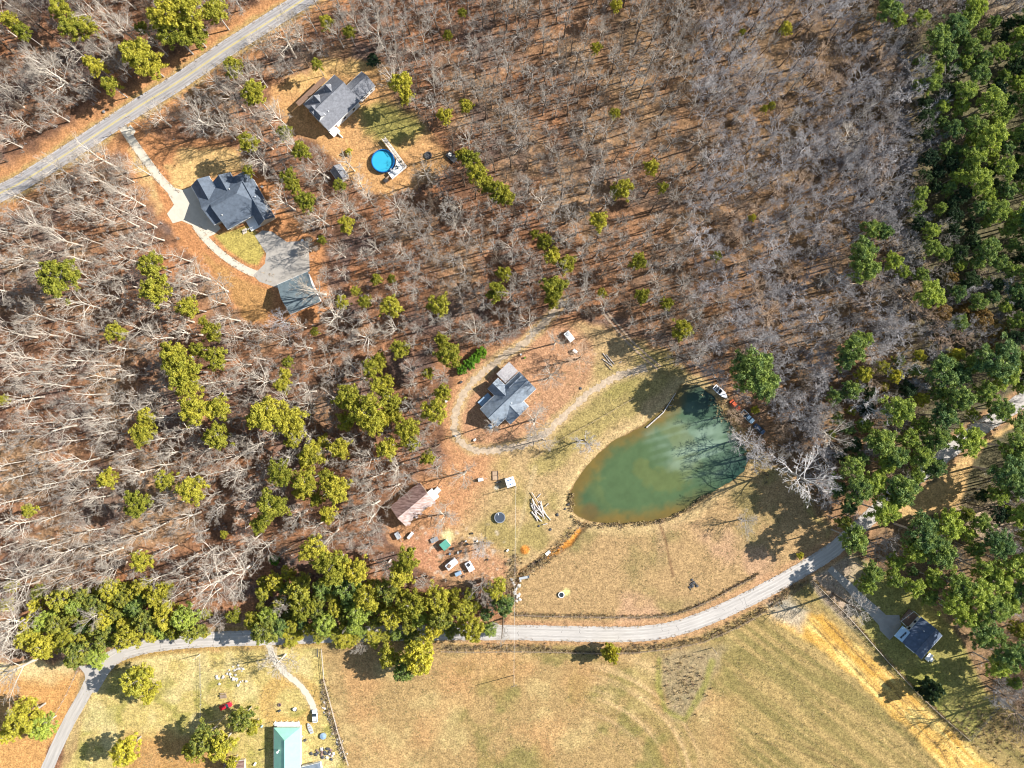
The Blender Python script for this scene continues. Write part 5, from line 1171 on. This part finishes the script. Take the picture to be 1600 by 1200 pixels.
for c in con:
    if c['desc'] == "small leafy green tree": c['desc'] = {'leaf_g': "small green evergreen", 'leaf_m': "small olive-green evergreen", 'leaf_d': "small dark green evergreen", 'leaf_r': "small russet leafed tree"}[c['mt']]
    elif c['desc'] == "lower olive-green evergreen" and c['mt'] == 'leaf_y': c['desc'] = "lower yellow-green evergreen"
name_all(con, 'pine')
for i, c in enumerate(con):
    kd = c['kind']; R_ = c['r'] * S
    hh = {'pine': min(24, max(7, 2.7 * R_ + 5.5)), 'round': min(17, max(5, 2.2 * R_ + 3)), 'bush': (2.6 if c['r'] >= 14 else 1.5) * R_}[kd] * random.uniform(.92, 1.08)
    for _ in range(8):                                          # keep the foot of the trunk off the roads
        zc = hh * {'pine': .8, 'round': .6, 'bush': .5}[kd]; base = P(c['px'], c['py'], zc); fx = np.array([800 + base.x / S]); fy = np.array([600 - base.y / S])
        if min(ldist(fx, fy, MAIN)[0] - 3, ldist(fx, fy, LANE)[0], ldist(fx, fy, SPUR)[0]) > 14.5 or hh < 4: break
        hh *= .86
    c['bx'] = 800 + base.x / S; c['by'] = 600 - base.y / S
    sxy = (1.1 if c['mt'] != 'leaf_m' else 1.0) * R_ * (1 - zc / H) / PR[kd]; v_ = random.randrange(len(PT[kd]))
    o = empty(c['nm'], (base.x, base.y, 0), random.uniform(0, 6.28), c['label'], c['cat'], c['group']); o.scale = (sxy, sxy, hh / PH[kd])
    tt, tl, tf = PT[kd][v_]
    tk = child("trunk", shared((kd, v_, 't'), "trunk", tt), M['bark_grey'], o)
    cr = child("crown", shared((kd, v_, 'f'), "crown", tf), M[c['mt']], o)
    child("limbs", shared((kd, v_, 'l'), "limbs", tl), M['bark_grey'], cr)

# ------------------------------------------------------------------ bare trees
M['bark_white'] = bark_mat('white_bark', (0.66, 0.62, 0.60), 0.15)
TW = {'bark_pale': 'bark_twig', 'bark_grey': 'bark_twig'}
YARD = [(100, 128, 26, 'spread', 'bark_pale'), (160, 250, 22, 'spread', 'bark_pale'), (248, 183, 17, 'spread', 'bark_pale'), (325, 190, 22, 'spread', 'bark_pale'), (450, 72, 24, 'spread', 'bark_pale'), (590, 55, 20, 'spread', 'bark_pale'), (612, 128, 16, 'spread', 'bark_pale'),
        (498, 455, 24, 'spread', 'bark_pale'), (525, 492, 20, 'spread', 'bark_pale'), (440, 502, 18, 'fuzzy', 'bark_lav'), (836, 657, 21, 'fuzzy', 'bark_pale'), (840, 684, 12, 'fuzzy', 'bark_pale'), (862, 590, 17, 'spread', 'bark_pale'), (868, 535, 15, 'spread', 'bark_pale'),
        (905, 560, 20, 'fuzzy', 'bark_tan'), (826, 505, 17, 'spread', 'bark_pale'), (915, 690, 15, 'fuzzy', 'bark_lav'), (850, 690, 13, 'fuzzy', 'bark_grey'), (695, 808, 19, 'fuzzy', 'bark_pale'), (725, 742, 16, 'spread', 'bark_pale'), (623, 729, 19, 'spread', 'bark_pale'),
        (618, 762, 17, 'spread', 'bark_pale'), (576, 770, 17, 'spread', 'bark_pale'), (590, 745, 15, 'spread', 'bark_pale'), (755, 855, 10, 'fuzzy', 'bark_lav'), (748, 866, 9, 'fuzzy', 'bark_lav'), (433, 1038, 21, 'fuzzy', 'bark_pale'), (1172, 818, 15, 'fuzzy', 'bark_grey'), (1240, 738, 31, 'spread', 'bark_white'),
        (1290, 675, 22, 'spread', 'bark_pale'), (1320, 940, 18, 'slender', 'bark_grey'), (1590, 1110, 30, 'spread', 'bark_dark'), (1345, 630, 26, 'spread', 'bark_lav'), (1335, 612, 20, 'fuzzy', 'bark_lav'), (1150, 650, 12, 'fuzzy', 'bark_tan'), (1165, 690, 20, 'fuzzy', 'bark_lav'), (1185, 720, 18, 'fuzzy', 'bark_lav'),
        (740, 520, 18, 'spread', 'bark_pale'), (752, 530, 12, 'spread', 'bark_pale'), (905, 480, 17, 'spread', 'bark_pale'), (945, 480, 16, 'spread', 'bark_pale'), (150, 435, 21, 'spread', 'bark_pale'), (145, 480, 22, 'spread', 'bark_pale'), (105, 376, 20, 'spread', 'bark_pale'), (195, 345, 18, 'spread', 'bark_pale'),
        (220, 515, 19, 'spread', 'bark_pale'), (290, 440, 18, 'spread', 'bark_pale'), (285, 500, 16, 'spread', 'bark_pale'), (340, 450, 18, 'fuzzy', 'bark_pale'), (345, 905, 30, 'spread', 'bark_pale'), (380, 890, 26, 'spread', 'bark_pale'), (45, 900, 28, 'spread', 'bark_pale'), (30, 970, 28, 'spread', 'bark_pale'),
        (30, 1045, 28, 'spread', 'bark_pale'), (150, 965, 14, 'spread', 'bark_pale'), (440, 945, 12, 'spread', 'bark_pale'), (560, 1020, 9, 'fuzzy', 'bark_grey'), (140, 265, 16, 'spread', 'bark_pale'), (105, 300, 20, 'spread', 'bark_pale'), (215, 262, 12, 'spread', 'bark_pale'), (545, 255, 14, 'spread', 'bark_pale'),
        (505, 268, 17, 'spread', 'bark_pale'), (560, 285, 14, 'fuzzy', 'bark_pale'), (445, 225, 15, 'spread', 'bark_pale'), (665, 270, 15, 'spread', 'bark_pale'), (475, 385, 14, 'fuzzy', 'bark_pale'), (535, 320, 15, 'spread', 'bark_pale'), (845, 315, 18, 'spread', 'bark_pale'), (530, 395, 14, 'spread', 'bark_pale'),
        (1480, 525, 20, 'fuzzy', 'bark_tan'), (1420, 465, 22, 'fuzzy', 'bark_tan'), (1405, 520, 20, 'fuzzy', 'bark_lav'), (1260, 230, 20, 'fuzzy', 'bark_lav'), (1410, 150, 24, 'fuzzy', 'bark_lav'), (1445, 170, 20, 'fuzzy', 'bark_lav'), (1375, 240, 22, 'fuzzy', 'bark_lav'), (1320, 220, 20, 'fuzzy', 'bark_pale'),
        (1345, 120, 20, 'fuzzy', 'bark_lav'), (1295, 12, 16, 'fuzzy', 'bark_lav'), (1060, 555, 16, 'fuzzy', 'bark_pale'), (1105, 530, 20, 'fuzzy', 'bark_lav'), (1390, 570, 20, 'spread', 'bark_lav'), (770, 665, 10, 'slender', 'bark_pale')]
bare = []; pts = []
for (x, y, r_, kd, mt) in YARD:
    r_ *= 1.3
    bare.append(dict(px=x, py=y, r=r_, kind=kd, mt=mt, hand=True)); pts.append((x, y, r_))
# candidates for the woods at large (positions are those of the trunk's foot)
N = 26000; cx_ = rng.uniform(-90, 1690, N); cy_ = rng.uniform(-90, 1290, N)
clear = np.minimum.reduce([sdf(cx_, cy_, p) for p in (Y1, Y2, Y3, POND, LOWER, CLEAR6, CORNER)])
ok = (clear > 5) & (ldist(cx_, cy_, MAIN) > 38) & ((ldist(cx_, cy_, LANE) > 22) | (cx_ < 0)) & (ldist(cx_, cy_, TRACK) > 9) & (ldist(cx_, cy_, [(1080, 590), (1125, 612), (1190, 675), (1215, 700)]) > 12)
ok &= ~((cx_ < 140) & (cy_ > 1045)) & ~((cy_ > 1000) & (cx_ < 1500)) & (sdf(cx_, cy_, fp) > -25)
dens = vnoise(cx_, cy_, 70, 333)
grid = {}
def near(x, y, d):
    gx_, gy_ = int(x // 40), int(y // 40)
    for i in (gx_ - 1, gx_, gx_ + 1):
        for j in (gy_ - 1, gy_, gy_ + 1):
            for (a, b_) in grid.get((i, j), ()):
                if (a - x) ** 2 + (b_ - y) ** 2 < d * d: return True
    return False
for b_ in bare:
    z_ = .6 * 14; k_ = (H - z_) / H; b_['bx'] = 800 + (b_['px'] - 800) * k_; b_['by'] = 600 + (b_['py'] - 600) * k_; grid.setdefault((int(b_['bx'] // 40), int(b_['by'] // 40)), []).append((b_['bx'], b_['by']))
for c in con: grid.setdefault((int(c['bx'] // 40), int(c['by'] // 40)), []).append((c['bx'], c['by']))
conxy = np.array([(c['px'], c['py'], c['r']) for c in con])
for x, y, o_, dn in zip(cx_, cy_, ok, dens):
    if not o_: continue
    left = x < 640 and y > 300; right = x > 1080 - .0 * y
    sp_ = (17 if left else 12.8) + 8 * dn - (1.5 if right else 0)
    if near(x, y, sp_) or (x - 1225) ** 2 + (y - 730) ** 2 < 34 ** 2: continue
    kk_ = H / (H - 9); xx_, yy_ = 800 + (x - 800) * kk_, 600 + (y - 600) * kk_
    if np.any((conxy[:, 0] - xx_) ** 2 + (conxy[:, 1] - yy_) ** 2 < (conxy[:, 2] * (1.15 if y > 860 else .85)) ** 2): continue
    u_ = random.random()
    if left: kd, mt, r_ = ('spread', 'bark_pale', random.uniform(14, 26)) if u_ < .48 else (('slender', 'bark_pale', random.uniform(11, 17)) if u_ < .78 else ('fuzzy', 'bark_grey', random.uniform(12, 19)))
    elif right: kd, mt, r_ = ('fuzzy', 'bark_lav', random.uniform(14, 23)) if u_ < .66 else (('slender', 'bark_grey', random.uniform(9, 14)) if u_ < .9 else ('spread', 'bark_lav', random.uniform(16, 24)))
    elif y < 300 and x < 480: kd, mt, r_ = ('spread', 'bark_pale', random.uniform(14, 22)) if u_ < .45 else ('fuzzy', 'bark_grey', random.uniform(12, 18))
    else: kd, mt, r_ = ('slender', 'bark_grey', random.uniform(10, 16)) if u_ < .52 else (('fuzzy', 'bark_grey', random.uniform(11, 17)) if u_ < .78 else ('spread', random.choice(('bark_pale', 'bark_grey')), random.uniform(13, 19)))
    if right and random.random() < .10: mt = 'bark_tan'
    elif not left and random.random() < .12: mt = 'bark_dark'
    grid.setdefault((int(x // 40), int(y // 40)), []).append((x, y))
    bare.append(dict(bx=float(x), by=float(y), px=float(x), py=float(y), r=r_, kind=kd, mt=mt, hand=False))
for b_ in bare:
    R_ = b_['r'] * S; kd = b_['kind']; b_['s'] = R_ / BR[kd]
    b_['h'] = {'spread': 9.5 + R_ * 1.8, 'slender': 12 + R_ * 1.5, 'fuzzy': 7 + R_ * 1.5}[kd] * random.uniform(.92, 1.1)
    if not b_['hand']: 
        k_ = H / (H - .7 * b_['h']); b_['px'] = 800 + (b_['bx'] - 800) * k_; b_['py'] = 600 + (b_['by'] - 600) * k_
    b_['v'] = random.randrange(len(BT[kd])); b_['rz'] = random.uniform(0, 6.28)
inv_ = [b_ for b_ in bare if 0 < b_['px'] < 1600 and 0 < b_['py'] < 1200]
inv_.sort(key=lambda b_: (not b_['hand'], -b_['r'] - (4 if b_['kind'] == 'spread' else 0)))
ind = inv_[:298]; ids = {id(b_) for b_ in ind}
LOOK = {'spread': {'bark_white': "big white-limbed bare tree", 'bark_pale': "spreading pale bare tree", 'bark_lav': "spreading greyish bare tree", 'bark_grey': "spreading grey bare tree", 'bark_dark': "spreading dark bare tree"},
        'slender': "slender bare tree", 'fuzzy': {'bark_lav': "twiggy bare grey tree", 'bark_grey': "twiggy bare brown-grey tree", 'bark_pale': "twiggy bare pale tree", 'bark_tan': "twiggy russet-brown tree", 'bark_dark': "twiggy bare dark tree"}}
for b_ in ind:
    l_ = LOOK[b_['kind']]; b_['desc'] = l_ if isinstance(l_, str) else l_.get(b_['mt'], "bare tree")
name_all(ind, 'tree')
for b_ in ind:
    kd = b_['kind']; o = empty("bare_tree", ((b_['bx'] - 800) * S, (600 - b_['by']) * S, 0), b_['rz'], b_['label'], "bare tree", "bare trees of the woods and yards"); s_ = b_['s']; o.scale = (s_, s_, b_['h'] / BH[kd])
    tt, tc2 = BT[kd][b_['v']]
    child("trunk", shared((kd, b_['v'], 'bt'), "trunk", tt), M['bark_dark' if (b_['px'] > 480 and kd != 'spread') else ('bark_grey' if b_['mt'] != 'bark_pale' else 'bark_pale')], o)  # shadow side of slender and twiggy trunks painted in as dark bark
    child("crown", shared((kd, b_['v'], 'bc'), "crown", tc2), M[b_['mt']], o, M[TW.get(b_['mt'], b_['mt'])])
# the rest of the woods as one mass
mats_ = ['bark_pale', 'bark_grey', 'bark_lav', 'bark_tan', 'bark_dark', 'bark_twig']; VV, TT, MI, off = [], [], [], 0
rest = [b_ for b_ in bare if id(b_) not in ids]
for b_ in rest:
    (v1, t1), (v2, t2, f2) = BT[b_['kind']][b_['v']]; c, s_ = math.cos(b_['rz']), math.sin(b_['rz'])
    Vv = np.concatenate([v1, v2]); k = b_['s']; x = Vv[:, 0] * k; y = Vv[:, 1] * k
    VV.append(np.stack([x * c - y * s_ + (b_['bx'] - 800) * S, x * s_ + y * c + (600 - b_['by']) * S, Vv[:, 2] * b_['h'] / BH[b_['kind']]], -1).astype(np.float32))
    TT.append(np.concatenate([t1, t2 + len(v1)]) + off); off += len(Vv); MI.append(np.concatenate([np.full(len(t1), mats_.index('bark_dark' if b_['px'] > 480 and b_['kind'] != 'spread' else b_['mt'])), np.where(f2 == 1, mats_.index(TW.get(b_['mt'], b_['mt'])), mats_.index(b_['mt']))]))  # merged trunks carry the same painted shade in their bark colour
me = tri_mesh("bare_woodland", np.concatenate(VV), np.concatenate(TT), np.concatenate(MI))
tag(link("bare_woodland", me, [M[m_] for m_ in mats_]), "mass of smaller bare grey trees filling the woods between the large ones", "woodland", None, "stuff")

# ------------------------------------------------------------------ undergrowth and roadside brush
def tufts(name, P_, mats2, mi, label, cat, hr=(.5, 1.6), rr=(.5, 1.3), n=14, wdt=.035):
    r = np.random.default_rng(5); m_ = len(P_); h = r.uniform(*hr, (m_, 1)); R = r.uniform(*rr, (m_, 1))
    a = r.uniform(0, 6.283, (m_, n)); q = r.random((m_, n)) ** .6
    base = np.stack([np.cos(a) * R * q * .35, np.sin(a) * R * q * .35, np.full_like(a, 0) - .05], -1); tip = np.stack([np.cos(a) * R * q, np.sin(a) * R * q, h * (1.05 - .5 * q)], -1) + r.normal(size=(m_, n, 3)) * .12
    sd = np.stack([-np.sin(a), np.cos(a), r.uniform(-.5, .5, a.shape)], -1) * wdt * r.uniform(.6, 1.5, a.shape)[..., None]
    g0 = np.stack([(P_[:, 0] - 800) * S, (600 - P_[:, 1]) * S, np.zeros(m_)], -1)[:, None, :]
    mid = (base + tip) / 2 + r.normal(size=(m_, n, 3)) * .12
    Vv = np.stack([g0 + base - sd, g0 + base + sd, g0 + mid + sd * .8, g0 + mid - sd * .8, g0 + tip], 3).transpose(0, 1, 3, 2).reshape(-1, 3)
    k = m_ * n; o5 = (np.arange(k) * 5)[:, None]; T = np.concatenate([o5 + np.array([0, 1, 2]), o5 + np.array([0, 2, 3]), o5 + np.array([3, 2, 4])], 1).reshape(-1, 3)
    MIx = np.repeat(mi, n * 3)
    me = tri_mesh(name, Vv, T, MIx); tag(link(name, me, [M[q_] for q_ in mats2]), label, cat, None, "stuff")
sel = np.where(ok)[0][:9000]; U = np.stack([cx_[sel], cy_[sel]], -1)
U = U + rng.normal(size=U.shape) * 3
mi = np.where(U[:, 0] > 1050, rng.choice([0, 1, 2, 3], len(U), p=[.35, .4, .15, .1]), rng.choice([0, 1, 2, 3], len(U), p=[.4, .12, .33, .15]))
tufts("undergrowth", U, ['bark_grey', 'bark_lav', 'bark_dark', 'bark_tan'], mi, "leafless brush and saplings under the bare woods", "undergrowth", (.7, 3.4), (.5, 1.5), 16)
F = []
def along(pts_, w_, n):
    sp = spline(pts_, 2.0)
    for _ in range(n):
        p = sp[random.randrange(len(sp))]; F.append((p[0] + random.gauss(0, w_), p[1] + random.gauss(0, w_)))
along([(802, 959), (850, 961), (920, 962), (1000, 963), (1040, 961), (1080, 950), (1115, 935), (1150, 915), (1182, 898)], 1.6, 420)
along([(690, 1012), (740, 1012), (800, 1012), (860, 1013)], 3.2, 330); along([(975, 1014), (1040, 1008), (1100, 996), (1150, 975), (1195, 950)], 3.4, 380)
along([(860, 1016), (940, 1020), (1000, 1018)], 1.5, 160)
nb = len(F)
along([(1205, 945), (1230, 925), (1262, 908)], 4, 160); along([(803, 870), (800, 905), (795, 940)], 6, 200); along([(900, 825), (860, 868), (820, 895)], 5, 160)
along([(1045, 1045), (1080, 1050), (1070, 1090)], 15, 130); along([(1500, 1130), (1560, 1140), (1600, 1160)], 20, 300)
along([(505, 1060), (515, 1110), (540, 1185)], 3, 260); along([(1270, 905), (1350, 990), (1440, 1088), (1513, 1155)], 1.4, 300)
along([(893, 770), (900, 815), (950, 820), (1040, 812), (1110, 772)], 2.0, 260)
along([(1120, 620), (1150, 660), (1180, 700), (1190, 740)], 9, 420)
F = np.array(F); mi = rng.choice([0, 1, 2], len(F), p=[.74, .12, .14])
tufts("roadside_brush", F, ['tuft', 'bark_dark', 'bark_tan'], mi, "dry brush and weeds along fences, ditch and shore", "brush", (.3, 1.3), (.35, 1.0), 14, .05)

cg = rng.uniform((60, 560), (1600, 1230), (42000, 2)); fld = np.minimum.reduce([sdf(cg[:, 0], cg[:, 1], p) for p in (LOWER, FIELD, Y3)]); na_ = fbm(cg[:, 0], cg[:, 1], 38, 700, 3)
cg = cg[(fld < -4) & (sdf(cg[:, 0], cg[:, 1], POND) > 5) & (ldist(cg[:, 0], cg[:, 1], LANE) > 15) & (ldist(cg[:, 0], cg[:, 1], DIRT) > 8) & (na_ > .46) & (sdf(cg[:, 0], cg[:, 1], HAY) > 0) & (ldist(cg[:, 0], cg[:, 1], DRV5) > 6) & (ldist(cg[:, 0], cg[:, 1], DRV4) > 12)][:15000]
M['grass'] = bark_mat('olive_grass', (0.24, 0.23, 0.09), 0.3)
tufts("grass", cg, ['tuft', 'grass'], rng.choice([0, 1], len(cg), p=[.55, .45]), "dry and olive grass tufts over the fields and lawns", "grass", (.12, .4), (.2, .7), 6, .035)

E = []
for path, hw, n_ in ((MAIN, 12.5, 1100), (LANE, 11, 1300), (DRV1, 6, 160), (DRV1B, 5, 140)):
    sp = spline(path, 2.0)
    for _ in range(n_):
        i = random.randrange(1, len(sp)); d_ = sp[i] - sp[i - 1]; d_ = d_ / (np.linalg.norm(d_) + 1e-9); k_ = random.choice((-1, 1)) * (hw + random.gauss(0, 1.1)); E.append((sp[i][0] - d_[1] * k_, sp[i][1] + d_[0] * k_))
E = np.array(E); tufts("leaf_drift", E, ['bark_tan', 'tuft', 'bark_dark'], rng.choice([0, 1, 2], len(E), p=[.5, .35, .15]), "fallen leaves and grass spilling over the road edges", "leaves", (.06, .22), (.25, .8), 8, .07)
